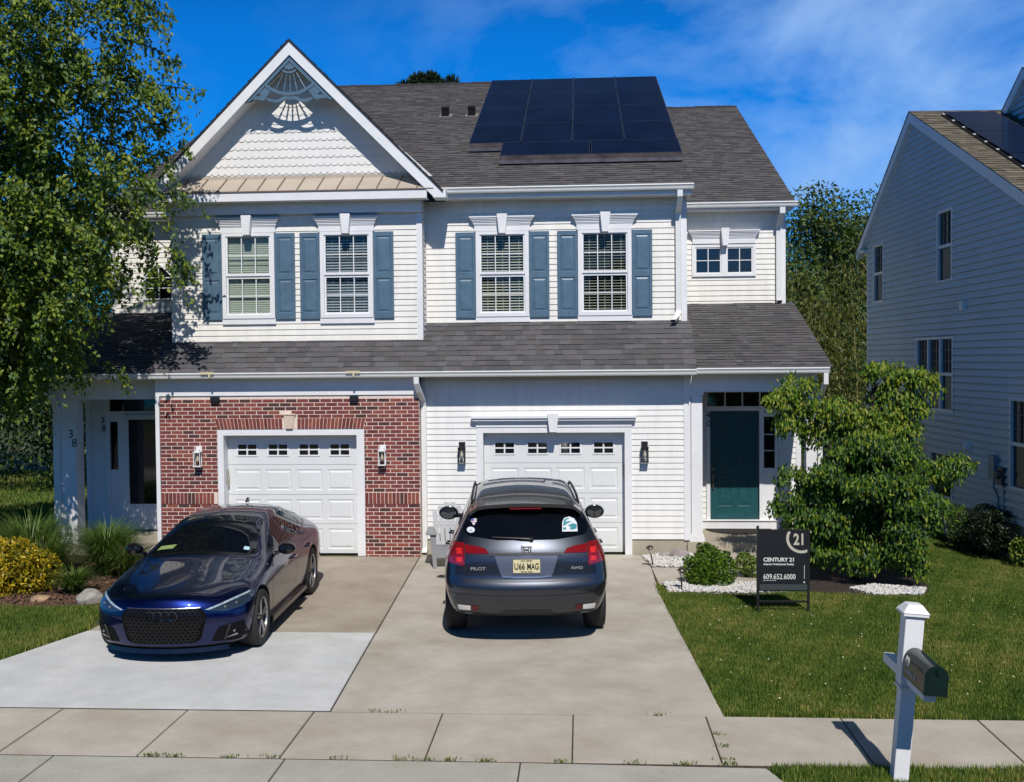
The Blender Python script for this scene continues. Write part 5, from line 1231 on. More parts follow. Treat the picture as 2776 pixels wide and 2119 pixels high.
def lobes_pts(lobes, n, shell=.45):
    w_ = np.array([l[3]**2.2 for l in lobes]); ch = rng.choice(len(lobes), n, p=w_/w_.sum()); L_ = np.array([l[:3] for l in lobes])[ch]
    rad = np.array([(l[3], l[3], l[3]*(l[4] if len(l) > 4 else 1)) for l in lobes])[ch]; d = rdir(n); q = (shell+(1-shell)*rng.random(n)**.6)[:, None]
    return L_+d*rad*q, d, ch
BARK = mk('bark_brown', (.07, .05, .038), .9, var=.3, scale=14, bump=.6, bscale=30); BARKG = mk('bark_grey', (.16, .14, .11), .9, var=.3, scale=14)
BARKD = mk('bark_dark', (.022, .018, .014), .95, var=.3, scale=14)
def limbs(parent, base, trunk_pts, r0, lobes, mat=BARK, name='trunk', r1=.03, extra=0):
    mb = MB(); n = len(trunk_pts); mb.tube(trunk_pts, [r0+(r1-r0)*i/(n-1) for i in range(n)], 10)
    for l in lobes:
        c = Vector(l[:3]); k = min(range(n), key=lambda i: abs(trunk_pts[i][2]-(c.z-.8*(c-Vector(trunk_pts[i])).length*.5))+.15*i)
        s_ = Vector(trunk_pts[k]); m_ = s_.lerp(c, .5)+Vector((random.uniform(-.1, .1), random.uniform(-.1, .1), .12*(c-s_).length)); rr0 = max(.012, r0*(1-k/n)*.45)
        mb.tube([s_, m_, c], [rr0, rr0*.6, rr0*.25], 6)
        for _ in range(3+extra):
            e_ = c+Vector(rdir(1)[0])*l[3]*.9; mb.tube([m_.lerp(c, .6), (m_+e_)/2+Vector((0, 0, .05)), e_], [rr0*.4, rr0*.25, .004], 4)
    o = mb.build(name, mat, parent, smooth=True); return o
def strands(lobes, n, leaves, length, droop, spread, shell=.4, size=(.05, .03)):
    P, d, ch = lobes_pts(lobes, n, shell); C = []; T = []
    for i in range(n):
        L_ = length*rng.uniform(.5, 1.3); hd = d[i]*np.array([1, 1, .3]); hd = hd/(np.linalg.norm(hd)+1e-6)
        t = rng.random(leaves); p = P[i]+np.outer(t*L_, hd*spread)+np.outer(-(t**1.6)*L_*droop, [0, 0, 1])+rng.normal(size=(leaves, 3))*.05
        C.append(p); T.append(np.tile(hd*.35+np.array([0, 0, -.75]), (leaves, 1))+rng.normal(size=(leaves, 3))*.45)
    C = np.concatenate(C); T = np.concatenate(T); return C, T

# --- big tree at the left
LM = [leafmat('birch_leaf_'+n, c, .34) for n, c in (('mid', (.120, .190, .026)), ('dark', (.036, .075, .018)), ('light', (.23, .285, .034)), ('cool', (.095, .175, .060)))]
tb = (-9.75, -.6, 0)
tree = thing('birch_tree', 'tall leafy tree with drooping twigs overhanging the left porch', 'tree', tb)
lob = [(-9.3, -1.8, 8.9, 1.25), (-8.2, -1.9, 8.7, 1.25), (-7.25, -1.9, 8.55, 1.0), (-6.75, -1.8, 9.25, .55), (-10.6, -1.8, 8.3, 1.3), (-6.65, -1.8, 7.7, .62), (-7.6, -1.8, 7.3, 1.15), (-8.9, -2.0, 7.3, 1.4), (-10.4, -1.8, 6.8, 1.4),
       (-6.75, -1.75, 6.35, .62), (-7.6, -1.9, 6.0, 1.05), (-9.1, -2.1, 5.7, 1.35), (-10.4, -1.8, 5.2, 1.4), (-7.15, -1.6, 5.2, .62), (-8.0, -1.9, 4.75, .95), (-9.3, -2.0, 4.3, 1.2), (-10.5, -1.7, 3.7, 1.2), (-8.4, -1.9, 3.75, .75), (-9.4, -2.0, 3.3, .75), (-7.9, -1.7, 3.55, .42),
       (-6.3, -1.5, 5.45, .35), (-6.25, -1.45, 4.95, .28), (-6.2, -1.5, 5.95, .3), (-9.6, -1.6, 9.6, 1.0), (-8.0, -1.4, 9.6, .8), (-8.4, -2.7, 5.0, .7), (-9.3, -2.9, 4.3, .7), (-7.7, -2.4, 4.4, .55), (-9.6, -2.4, 3.4, .6), (-9.0, -.9, 6.5, 1.3), (-9.9, -.8, 5.0, 1.3), (-10.2, -.9, 8.0, 1.4), (-8.3, -1.0, 8.0, 1.1), (-9.8, -1.3, 3.4, 1.0), (-8.9, -1.6, 3.2, .6), (-8.2, -2.9, 5.6, .8), (-7.6, -2.9, 5.4, .55), (-8.8, -3.1, 4.8, .7), (-8.0, -2.6, 4.1, .5)]
lob = [(l[0], (l[1]-1.1 if l[2] > 6.4 and l[0] < -7.9 else (l[1]+1.0 if l[2] < 4.6 and l[0] < -9.0 and l[1] > -2.3 else l[1])), l[2], l[3]) for l in lob]
C, T = strands(lob, 3700, 30, .62, .55, .55, .30); k = C[:, 2] > 2.45; C, T = C[k], T[k]
k = ~((C[:, 0] > -7.15) & (C[:, 1] > -.32)); C, T = C[k], T[k]
k = ~((C[:, 0] > -9.3) & (C[:, 1] > -.65) & (C[:, 2] < 4.6)); C, T = C[k], T[k]
leaf_obj('crown', LM, C+np.array([9.75, .6, 0]), T*np.array([1, 1, .7]), rdir(len(C))*.6+np.array([0, -.5, .8]), rng.uniform(.065, .115, len(C)), rng.uniform(.04, .068, len(C)), tree, mi=np.clip(rng.choice(4, len(C), p=[.34, .20, .32, .14]), 0, 3), fold=.25)
# a few bare-ish reaching twigs at the right edge
tw = MB(); CC = []; TT = []
for a, b_, c_ in (((-7.4, -1.7, 8.0), (-6.3, -1.6, 7.85), (-5.55, -1.5, 7.75)), ((-7.2, -1.7, 7.0), (-6.4, -1.6, 6.6), (-5.75, -1.5, 6.75)), ((-7.3, -1.7, 6.3), (-6.5, -1.5, 6.55), (-5.95, -1.3, 7.05)), ((-7.3, -1.7, 6.8), (-6.5, -1.6, 7.2), (-5.8, -1.5, 7.35)), ((-7.1, -1.7, 9.2), (-6.5, -1.6, 9.2), (-6.0, -1.5, 8.9)), ((-7.2, -1.7, 5.9), (-6.4, -1.4, 5.5), (-5.9, -1.3, 4.9)), ((-7.0, -1.7, 8.6), (-6.3, -1.6, 8.5), (-5.85, -1.5, 8.15)), ((-8.0, -1.8, 3.9), (-7.4, -1.4, 3.5), (-7.0, -1.2, 3.1))):
    a, b_, c_ = Vector(a), Vector(b_), Vector(c_); pts = [a*(1-t)**2+b_*2*t*(1-t)+c_*t*t for t in np.linspace(0, 1, 9)]; tw.tube(pts, [.018-.0018*i for i in range(9)], 5)
    for _ in range(10):
        t = random.uniform(.35, 1); p = a*(1-t)**2+b_*2*t*(1-t)+c_*t*t; q = p+Vector((random.uniform(-.1, .2), random.uniform(-.15, .15), random.uniform(-.5, .1)))
        tw.tube([p, q], [.004, .002], 3)
        for __ in range(11): u_ = random.random(); CC.append(tuple(p.lerp(q, u_)+Vector(rng.normal(size=3)*.035))); TT.append((random.uniform(-.3, .4), random.uniform(-.3, .3), -1))
for i, v in enumerate(tw.v): tw.v[i] = (v[0]-tb[0], v[1]-tb[1], v[2])
for q_ in split_pieces(tw, .02): q_.build('twig', BARKD, tree)
CC = np.array(CC)-np.array(tb); leaf_obj('twig_leaves', LM, CC, np.array(TT)+rng.normal(size=CC.shape)*.4, rdir(len(CC)), .085, .05, tree, fold=.25)
limbs(tree, tb, [(0, 0, 0), (.05, -.3, 1.6), (.25, -.8, 3.4), (.6, -1.1, 5.2), (.9, -1.2, 7.2), (1.0, -1.2, 9.2)], .19, [(l[0]-tb[0], l[1]-tb[1], l[2], l[3]) for l in lob[:19]], BARKD)

# --- ornamental tree by the right porch
DM = [leafmat('dogwood_leaf_'+n, c, .30) for n, c in (('mid', (.080, .165, .014)), ('lime', (.20, .265, .018)), ('dark', (.022, .060, .012)), ('pale', (.33, .34, .05)))]
dt = (4.62, -2.0, 0); dog = thing('dogwood_tree', 'small layered ornamental tree with drooping leaves beside the yard sign', 'tree', dt)
dl = [(3.80, -2.0, 2.98, .22, .5), (3.55, -2.1, 2.78, .22, .4), (3.95, -2.0, 2.66, .26, .4), (4.35, -2.1, 2.60, .28, .4), (4.60, -2.1, 2.42, .22, .4), (3.62, -2.0, 2.42, .20, .4), (4.15, -1.9, 2.25, .26, .5), (5.05, -2.1, 3.18, .24, .4), (5.35, -2.1, 3.10, .24, .35), (5.65, -2.1, 3.02, .16, .35), (5.2, -2.0, 2.82, .28, .35), (5.45, -2.0, 2.66, .2, .4), (5.05, -2.1, 2.50, .30, .35), (5.3, -2.1, 2.28, .26, .35),
      (4.75, -2.5, 2.12, .32, .4), (5.05, -2.6, 1.98, .36, .4), (4.45, -2.4, 1.95, .26, .4), (5.45, -2.3, 1.72, .28, .35), (5.85, -2.2, 1.68, .24, .4), (6.08, -2.2, 1.78, .22, .45), (5.1, -2.7, 1.62, .32, .35), (4.2, -2.4, 1.66, .30, .4), (4.65, -2.7, 1.50, .32, .35), (5.3, -2.7, 1.30, .34, .32), (5.65, -2.4, 1.16, .28, .35), (5.45, -2.5, .98, .22, .4), (3.66, -2.1, 1.62, .20, .4), (4.0, -2.1, 1.38, .26, .35), (3.60, -2.2, 1.18, .22, .45), (3.82, -2.3, .98, .24, .45),
      (5.15, -2.7, .92, .26, .5), (5.2, -2.7, .62, .24, .5), (4.15, -2.3, 1.0, .36, .6), (4.6, -2.0, .95, .40, .6), (4.85, -2.3, .55, .3, .6), (4.1, -2.2, .60, .32, .6), (5.3, -2.6, .38, .18, .5), (4.6, -2.4, .42, .26, .6), (4.4, -2.2, 1.4, .35, .6), (4.75, -2.0, 1.8, .35, .5)]
C, T = strands(dl, 1750, 20, .17, .8, .5, .5); k = C[:, 2] > .12; C, T = C[k], T[k]
k = ~((C[:, 0] < 4.6) & (C[:, 1] > -.65)); C, T = C[k], T[k]
mi = np.where(C[:, 2] > 2.2, rng.choice(4, len(C), p=[.34, .38, .18, .10]), rng.choice(4, len(C), p=[.42, .13, .42, .03]))  # brighter tops and darker, shaded lower crown put into the leaf colours
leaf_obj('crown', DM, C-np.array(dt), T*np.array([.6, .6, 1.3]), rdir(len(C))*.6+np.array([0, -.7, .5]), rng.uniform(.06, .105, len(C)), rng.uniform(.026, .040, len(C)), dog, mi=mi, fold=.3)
limbs(dog, dt, [(0, 0, 0), (-.05, -.1, .6), (.05, -.15, 1.3), (.15, -.1, 2.1), (.3, 0, 2.9)], .075, [(l[0]-dt[0], l[1]-dt[1], l[2], l[3]) for l in dl], BARKD)

def shrub(name, label, cat, loc, lobes, n, mats, ln, wd, stems=True, up=.3, grp=None, sh=.75, tz=.5, fold=.2):
    s_ = thing(name, label, cat, loc, 0, grp); P, d, ch = lobes_pts(lobes, n, sh); P = P[P[:, 2] > .01]; d = rdir(len(P))+np.array([0, 0, tz])
    leaf_obj('foliage', mats, P, d, rdir(len(P))*.6+np.array([0, -.2, up]), rng.uniform(ln*.7, ln*1.3, len(P)), rng.uniform(wd*.7, wd*1.3, len(P)), s_, fold=fold)
    mb = MB()
    for l in lobes:
        mb.tube([(0, 0, -.02), (l[0]*.5, l[1]*.5, l[2]*.5), l[:3]], [.02, .012, .006], 5)
        for _ in range(6): mb.tube([l[:3], Vector(l[:3])+Vector(rdir(1)[0])*l[3]*.85], [.006, .002], 3)
    mb.build('stem', BARKD, s_); return s_
BXM = [leafmat('boxwood_leaf_'+n, c, .25, .35) for n, c in (('mid', (.085, .165, .015)), ('bright', (.150, .240, .020)), ('dark', (.035, .085, .012)))]
shrub('boxwood_shrub', 'rounded bright green shrub in white gravel beside the front walk', 'shrub', (2.37, -2.42, 0), [(0, 0, .24, .30), (-.18, -.1, .22, .22), (.2, -.05, .22, .24), (0, .05, .42, .18), (.22, .1, .38, .12), (-.1, -.15, .14, .22), (.12, -.16, .14, .22), (-.02, 0, .53, .09), (.28, 0, .45, .06), (-.12, .05, .56, .05), (.1, -.1, .52, .06), (-.3, 0, .36, .08)], 7000, BXM, .055, .022, sh=.62)
shrub('small_shrub', 'small variegated green shrub half hidden behind the yard sign', 'shrub', (3.0, -1.95, 0), [(0, 0, .22, .17), (.1, 0, .15, .15), (-.05, 0, .30, .10)], 1500, BXM+[leafmat('variegated_leaf', (.30, .32, .12), .2)], .045, .022)
YM = [leafmat('gold_leaf_'+n, c, .25) for n, c in (('gold', (.42, .30, .012)), ('bright', (.58, .43, .02)), ('olive', (.16, .14, .014)), ('green', (.24, .22, .015)))]
shrub('gold_shrub', 'golden yellow low spreading shrub at the left lawn edge', 'shrub', (-7.95, -3.15, 0), [(0, 0, .38, .42), (-.5, .05, .40, .42), (.38, .0, .30, .32), (-.95, 0, .40, .45), (.1, -.15, .25, .40), (-.4, -.2, .22, .40), (-.2, 0, .58, .22), (.35, .05, .46, .16), (-.7, 0, .62, .2)], 9000, YM, .075, .03, sh=.82)

# --- ornamental grasses
GM = [leafmat('reed_'+n, c, .3) for n, c in (('mid', (.085, .155, .028)), ('light', (.15, .21, .045)), ('dark', (.035, .085, .022)), ('straw', (.22, .20, .08)))]
def fountain(name, label, loc, n, h, spread, grp):
    s_ = thing(name, label, 'ornamental grass', loc, 0, grp); vs = []; fs = []; mis = []
    for i in range(n):
        a = rng.uniform(0, 2*math.pi); r_ = rng.uniform(0, .16)*spread; b0 = np.array([r_*math.cos(a), r_*math.sin(a), 0]); hh = h*rng.uniform(.55, 1.1); out_ = spread*rng.uniform(.25, 1.0); a2 = a+rng.normal()*.5
        dr = np.array([math.cos(a2), math.sin(a2), 0]); sd_ = np.array([-math.sin(a2), math.cos(a2), 0]); o = len(vs); seg = 6; dp = rng.uniform(.15, .6)
        for k in range(seg+1):
            t = k/seg; p = b0+dr*out_*t**1.7+np.array([0, 0, hh*(t-dp*t**3)]); w_ = .011*(1-t*.85); vs += [p-sd_*w_, p+sd_*w_]
        for k in range(seg): fs.append((o+2*k, o+2*k+1, o+2*k+3, o+2*k+2)); 
        mis += [int(rng.choice(4, p=[.4, .3, .24, .06]))]*seg
    me = bpy.data.meshes.new('blades'); me.from_pydata([tuple(v) for v in vs], [], fs)
    for m in GM: me.materials.append(m)
    me.polygons.foreach_set('material_index', mis); o = bpy.data.objects.new('blades', me); COL.objects.link(o); o.parent = s_
    mb = MB(); mb.lathe([(0, 0), (.16*spread, 0), (.12*spread, .07), (0, .09)], 12); mb.build('crown_base', MULCH, s_); return s_
fountain('fountain_grass', 'widest tall arching grass clump in front of the left porch column', (-8.25, -2.1, 0), 2000, 1.2, .95, 'arching grass clumps')
fountain('fountain_grass', 'tall grass clump directly behind the gold shrub', (-7.75, -2.75, 0), 1400, 1.0, .8, 'arching grass clumps')
fountain('fountain_grass', 'upright grass clump below the left porch storm door', (-7.05, -2.05, 0), 1500, 1.05, .62, 'arching grass clumps')
fountain('fountain_grass', 'low grass tuft beside the pale stone near the sedan', (-6.95, -3.35, 0), 700, .5, .4, 'arching grass clumps')
fountain('fountain_grass', 'small grass clump close to the sedan mirror', (-6.65, -2.3, 0), 700, .75, .45, 'arching grass clumps')
fountain('fountain_grass', 'leftmost grass clump at the picture edge', (-9.15, -2.3, 0), 1100, 1.0, .85, 'arching grass clumps')

fountain('fountain_grass', 'grass clump growing right against the left porch edge', (-7.6, -.75, 0), 1300, .8, .8, 'arching grass clumps')
fountain('fountain_grass', 'dark grass clump left of the porch column foot', (-8.9, -1.0, 0), 1300, .95, .8, 'arching grass clumps')
# --- stones
def rock(name, label, loc, r_, sc, mat, seed):
    bm = bmesh.new(); bmesh.ops.create_icosphere(bm, subdivisions=3, radius=r_); rd = random.Random(seed)
    pl_ = [(Vector((rd.uniform(-1, 1), rd.uniform(-1, 1), rd.uniform(-.3, 1))).normalized(), rd.uniform(.62, .88)*r_) for _ in range(14)]+[(Vector((.1, -.1, 1)).normalized(), .7*r_)]
    for v in bm.verts:
        for n_, d_ in pl_:
            q = v.co.dot(n_)
            if q > d_: v.co -= n_*(q-d_)
        v.co = Vector((v.co.x*sc[0], v.co.y*sc[1], v.co.z*sc[2]))
    me = bpy.data.meshes.new(name); bm.to_mesh(me); bm.free(); me.materials.append(mat); o = bpy.data.objects.new(name, me); COL.objects.link(o); o.location = loc; tag(o, label, 'rock'); return o
RKP = mk('pale_stone', (.30, .285, .26), .85, var=.2, scale=6, bump=.6, bscale=20); RKT = mk('tan_stone', (.36, .24, .14), .85, var=.25, scale=6, bump=.6, bscale=20)
rock('boulder', 'pale grey boulder at the driveway edge beside the sedan', (-6.45, -3.85, .06), .20, (1.1, .9, .8), RKP, 3)
rock('boulder', 'tan boulder between the gold shrub and the grasses', (-7.18, -3.0, .10), .24, (1.1, .8, .75), RKT, 5)
rock('boulder', 'rusty flat stone lying in the mulch below the grass tuft', (-7.22, -3.78, .03), .15, (1.2, .8, .5), RKT, 8)
rock('boulder', 'small purplish stone on the gravel by the right foundation', (2.12, -.32, .08), .15, (1.2, .8, .7), mk('mauve_stone', (.30, .26, .26), .85, var=.2, scale=8), 9)
rock('boulder', 'small pale stone beside the right foundation gravel corner', (1.88, -.30, .05), .10, (1.2, .9, .7), RKP, 12)

def gravel(name, poly, n, size, col, z=.015, seed=1):
    r2 = np.random.default_rng(seed); xs = [p[0] for p in poly]; ys = [p[1] for p in poly]; P = []
    def ins(x, y):
        c = False; j = len(poly)-1
        for i in range(len(poly)):
            xi, yi = poly[i]; xj, yj = poly[j]
            if (yi > y) != (yj > y) and x < (xj-xi)*(y-yi)/(yj-yi)+xi: c = not c
            j = i
        return c
    while len(P) < n:
        x, y = r2.uniform(min(xs), max(xs)), r2.uniform(min(ys), max(ys))
        if ins(x, y): P.append((x, y))
    bm = bmesh.new(); bmesh.ops.create_icosphere(bm, subdivisions=1, radius=1); bv_ = np.array([v.co[:] for v in bm.verts]); bf = np.array([[v.index for v in f.verts] for f in bm.faces]); bm.free()
    bv_ = bv_[:, :]; n = len(P); Pn = np.array(P); sc = r2.uniform(.5, 1.2, (n, 1, 3))*np.array([1, 1, .65])*size; jt = 1+r2.normal(size=(n, len(bv_), 1))*.14
    v = bv_[None]*jt*sc; th = r2.uniform(0, 6.3, n); cs, sn = np.cos(th)[:, None], np.sin(th)[:, None]; v = np.stack([v[..., 0]*cs-v[..., 1]*sn, v[..., 0]*sn+v[..., 1]*cs, v[..., 2]], -1)
    v += np.concatenate([Pn, (z+r2.random(n)*size*.9)[:, None]], 1)[:, None]
    f = (bf[None]+(np.arange(n)*len(bv_))[:, None, None]).reshape(-1, 3); me = bpy.data.meshes.new(name); me.vertices.add(len(v.reshape(-1, 3))); me.vertices.foreach_set('co', v.astype(np.float32).ravel())
    me.loops.add(f.size); me.loops.foreach_set('vertex_index', f.astype(np.int32).ravel()); me.polygons.add(len(f)); me.polygons.foreach_set('loop_start', np.arange(len(f), dtype=np.int32)*3)
    for m in col: me.materials.append(m)
    me.polygons.foreach_set('material_index', np.repeat(r2.choice(len(col), n, p=[.6]+[.4/(len(col)-1)]*(len(col)-1)), len(bf)).astype(np.int32)); me.update(calc_edges=True)
    o = bpy.data.objects.new(name, me); COL.objects.link(o); return o
GW = [mk('white_stone', (.62, .61, .60), .7), mk('grey_stone', (.42, .41, .41), .8), mk('cream_stone', (.55, .50, .43), .8)]
def bed(name, poly, z, mat):
    b_ = MB(); b_.prism(poly, -.03, z, axis='z'); return struct(b_.build(name, mat))
GB = mk('gravel_bed_base', (.30, .28, .26), .95, var=.4, scale=40)
for i, (pl_, n) in enumerate((([(1.62, -1.2), (1.52, -.25), (1.9, -.02), (2.3, -.02), (2.41, -.1), (2.41, -1.2)], 1500), ([(1.70, -2.41), (3.5, -2.41), (3.45, -2.9), (2.9, -3.12), (1.74, -3.05)], 1900), ([(4.35, -2.75), (4.8, -2.5), (5.45, -2.75), (5.30, -3.15), (4.6, -3.18)], 1100))):
    bed('gravel_bed', pl_, .005, GB); o = gravel('white_gravel', pl_, n, .026, GW, seed=i+3); tag(o, ['white gravel between the foundation and the front walk', 'white gravel strip around the rounded shrub', 'white gravel patch at the foot of the ornamental tree'][i], 'gravel'); struct(o, 'stuff')
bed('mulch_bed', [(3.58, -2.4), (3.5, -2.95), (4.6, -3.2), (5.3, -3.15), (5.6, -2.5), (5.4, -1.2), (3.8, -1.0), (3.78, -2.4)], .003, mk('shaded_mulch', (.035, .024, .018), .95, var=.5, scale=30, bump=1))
bed('mulch_bed', [(-9.8, -4.0), (-8.0, -4.08), (-7.0, -4.15), (-6.32, -3.98), (-6.1, -3.0), (-5.95, -1.0), (-6.86, -.3), (-9.8, -.3)], .004, MULCH)
o = gravel('mulch_chips', [(-9.0, -3.95), (-7.0, -4.12), (-6.35, -3.95), (-6.15, -3.0), (-6.9, -1.0), (-9, -1.0)], 2600, .03, [mk('chip_brown', (.10, .055, .035), .95), mk('chip_dark', (.045, .028, .02), .95), mk('chip_red', (.17, .085, .05), .95)], z=.0, seed=9); tag(o, 'brown mulch chips covering the left planting bed', 'mulch'); struct(o, 'stuff')

# --- lawn blades
LG = [leafmat('grass_'+n, c, .2, .6) for n, c in (('mid', (.105, .165, .020)), ('light', (.19, .235, .032)), ('dark', (.055, .105, .014)), ('dry', (.32, .27, .08)))]
def inpoly(P, poly):
    x, y = P[:, 0], P[:, 1]; c = np.zeros(len(P), bool); j = len(poly)-1
    for i in range(len(poly)):
        xi, yi = poly[i]; xj, yj = poly[j]
        if yi != yj: c ^= ((yi > y) != (yj > y)) & (x < (xj-xi)*(y-yi)/(yj-yi)+xi)
        j = i
    return c
def lawn(name, poly, dens, h, label, wd=.007, holes=()):
    xs = [p[0] for p in poly]; ys = [p[1] for p in poly]; A = (max(xs)-min(xs))*(max(ys)-min(ys)); n = int(A*dens); P = np.stack([rng.uniform(min(xs), max(xs), n), rng.uniform(min(ys), max(ys), n)], 1)
    k = inpoly(P, poly)
    for hpoly in holes: k &= ~inpoly(P, hpoly)
    P = P[k]; n = len(P); P = P+rng.normal(size=P.shape)*np.array([.022, .018])
    cl = np.sin(P[:, 0]*1.7+1.3*np.sin(P[:, 1]*1.1))*np.cos(P[:, 1]*1.9+np.sin(P[:, 0]*2.3)); cl2 = np.sin(P[:, 0]*5.1+2*np.sin(P[:, 1]*3.7))*np.cos(P[:, 1]*6.3+P[:, 0]*2)
    hh = h*(rng.uniform(.5, 1.2, n)+.22*cl+.15*cl2); a = rng.uniform(0, 2*math.pi, n); lean = rng.uniform(.1, .9, n)*hh
    dx, dy = np.cos(a), np.sin(a); b0 = np.stack([P[:, 0], P[:, 1], np.full(n, -.03)], 1); s_ = np.stack([-dy, dx, np.zeros(n)], 1)*wd
    tip = b0+np.stack([dx*lean, dy*lean, hh+.03], 1); v = np.stack([b0-s_, b0+s_, tip], 1).reshape(-1, 3)
    me = bpy.data.meshes.new(name); me.vertices.add(3*n); me.vertices.foreach_set('co', v.astype(np.float32).ravel()); me.loops.add(3*n); me.loops.foreach_set('vertex_index', np.arange(3*n, dtype=np.int32)); me.polygons.add(n); me.polygons.foreach_set('loop_start', np.arange(n, dtype=np.int32)*3)
    for m in LG: me.materials.append(m)
    r_ = rng.random(n)+cl*.20+cl2*.14+.16*np.sin(P[:, 0]*13+P[:, 1]*9)*np.sin(P[:, 1]*17-P[:, 0]*5); me.polygons.foreach_set('material_index', np.select([r_ < .30, r_ < .72, r_ < .96], [2, 0, 1], 3).astype(np.int32)); me.update(calc_edges=True)
    o = bpy.data.objects.new(name, me); COL.objects.link(o); tag(o, label, 'grass'); struct(o, 'stuff'); return o
BEDR = [(1.60, -2.38), (1.74, -3.05), (2.9, -3.12), (3.5, -2.97), (4.6, -3.2), (5.3, -3.18), (5.6, -2.5), (5.4, -1.2), (3.78, -1.0), (3.78, -.1), (1.5, -.1)]
lawn('lawn_grass', [(1.60, -3.0), (1.72, -5.45), (1.85, -8.38), (6.5, -8.38), (9.5, -2.0), (9.0, 0.0), (7.38, 1.0), (7.3, 2.4), (5.0, 2.4), (5.0, -1.0), (3.8, -1.0), (3.4, -2.4), (1.60, -2.4)], 9000, .038, 'mown front lawn right of the driveway', holes=[BEDR])
lawn('lawn_grass', [(4.75, 2.4), (7.2, 2.4), (6.9, 9), (6.3, 16), (4.75, 16)], 1500, .06, 'shaded side-yard grass between the two houses', wd=.012)
lawn('lawn_grass', [(2.02, -9.63), (5.5, -9.63), (5.5, -11.0), (2.35, -11.0)], 9000, .055, 'kerbside grass strip around the mailbox post')
lawn('lawn_grass', [(-6.62, -8.35), (-5.80, -5.42), (-6.15, -4.05), (-7.0, -4.2), (-9.8, -4.05), (-9.8, -8.35)], 6000, .05, 'front lawn left of the pale driveway slab')
lawn('lawn_grass', [(-9.25, -.2), (-9.25, 14), (-22, 14), (-22, -4), (-9.8, -4)], 500, .09, 'back lawn beyond the left porch', wd=.02)
P = np.stack([rng.uniform(1.9, 6.2, 90), rng.uniform(-8.2, -3.4, 90), rng.uniform(.03, .05, 90)], 1); CLV = leafmat('clover_bloom', (.62, .62, .42), .2)
o = leaf_obj('clover_blooms', [CLV], P, rdir(90)*np.array([1, 1, .2]), rdir(90)*.3+np.array([0, -.5, 1]), .022, .020, fold=.3); tag(o, 'tiny pale clover blooms scattered over the front lawn', 'clover'); struct(o, 'stuff')
# weeds in the joints
CC = []; TT = []
wd_ = thing('joint_weeds', 'small weeds growing in the sidewalk joints', 'weeds', (0, -9, 0)); 
spots = [(-3.2, -9.61, 14), (-3.0, -9.61, 10), (-2.55, -9.61, 8), (-2.2, -9.61, 5), (-1.6, -9.61, 5), (-1.05, -9.61, 10), (-.85, -9.61, 9), (-.35, -9.61, 12), (-.62, -9.61, 10), (.3, -9.61, 9), (.9, -9.61, 5), (1.35, -9.61, 9), (1.7, -9.61, 10), (-1.5, -8.39, 5), (-1.3, -8.39, 5), (1.2, -8.39, 8), (1.70, -9.2, 8), (1.70, -9.5, 10), (1.70, -8.9, 6)]
for x, y, n in spots:
    for _ in range(n*3): CC.append((x+random.gauss(0, .05), y+9+random.gauss(0, .012), random.uniform(0, .025))); TT.append((random.gauss(0, .6), random.gauss(0, .6), 1))
o = leaf_obj('weed_leaves', LG, np.array(CC), np.array(TT), rdir(len(CC)), .035, .010, wd_); wd_['kind'] = 'stuff'

# ================================================================== SMALL THINGS
# mailbox
DG = mk('dark_green_mailbox_paint', (.003, .015, .012), .3, var=.15, scale=6, spec=.4, coat=.15)
mbx = thing('mailbox', 'dark green arched mailbox numbered 40 on a white post', 'mailbox', (3.005, -9.86, 0)); mbx.rotation_euler = (0, R(4.6), 0)
mb = MB(); h_ = .058; mb.box(-h_, h_, -h_, h_, -.05, .74); mb.box(-.075, .075, -.075, .075, .7405, .765); mb.box(-.066, .066, -.066, .066, .7655, .78); mb.box(-.072, .072, -.072, .072, .7805, 1.33); mb.build('post', WHITE, mbx, bevel=.003)
mb = MB(); mb.box(-.098, .098, -.098, .098, 1.3305, 1.355); mb.hexa([(-.105, -.105, 1.3555), (.105, -.105, 1.3555), (.105, .105, 1.3555), (-.105, .105, 1.3555), (-.055, -.055, 1.42), (.055, -.055, 1.42), (.055, .055, 1.42), (-.055, .055, 1.42)]); mb.build('post_cap', WHITE, mbx, bevel=.003)
mb = MB(); mb.box(-.03, .06, -.50, .58, .79, .866); mb.build('arm', WHITE, mbx, bevel=.003)
bx = bpy.data.objects.new('letter_box', None); COL.objects.link(bx); bx.parent = mbx; bx.location = (.015, -.09, .867)
def archp(r_, h0, n=14): return [(-r_, 0), (r_, 0)]+[(r_*math.cos(math.pi*k/n), h0+r_*math.sin(math.pi*k/n)) for k in range(n+1)]
mb = MB(); mb.prism(archp(.082, .14), -.50, .0); o = mb.build('shell', DG, bx, smooth=True)
mb = MB(); mb.prism(archp(.087, .139), -.525, -.501); mb.prism([(-.012, .17), (.012, .17), (.009, .20), (-.009, .20)], -.545, -.525); mb.build('door', DG, bx, bevel=.002)
text('40', .10, WHNUM, 'box_number', bx, (-.0835, -.03, .10), (R(90), 0, R(-90)), bold=.002)
text('WINDSOR CIR', .038, WHNUM, 'box_number', bx, (-.0835, -.06, .045), (R(90), 0, R(-90)))
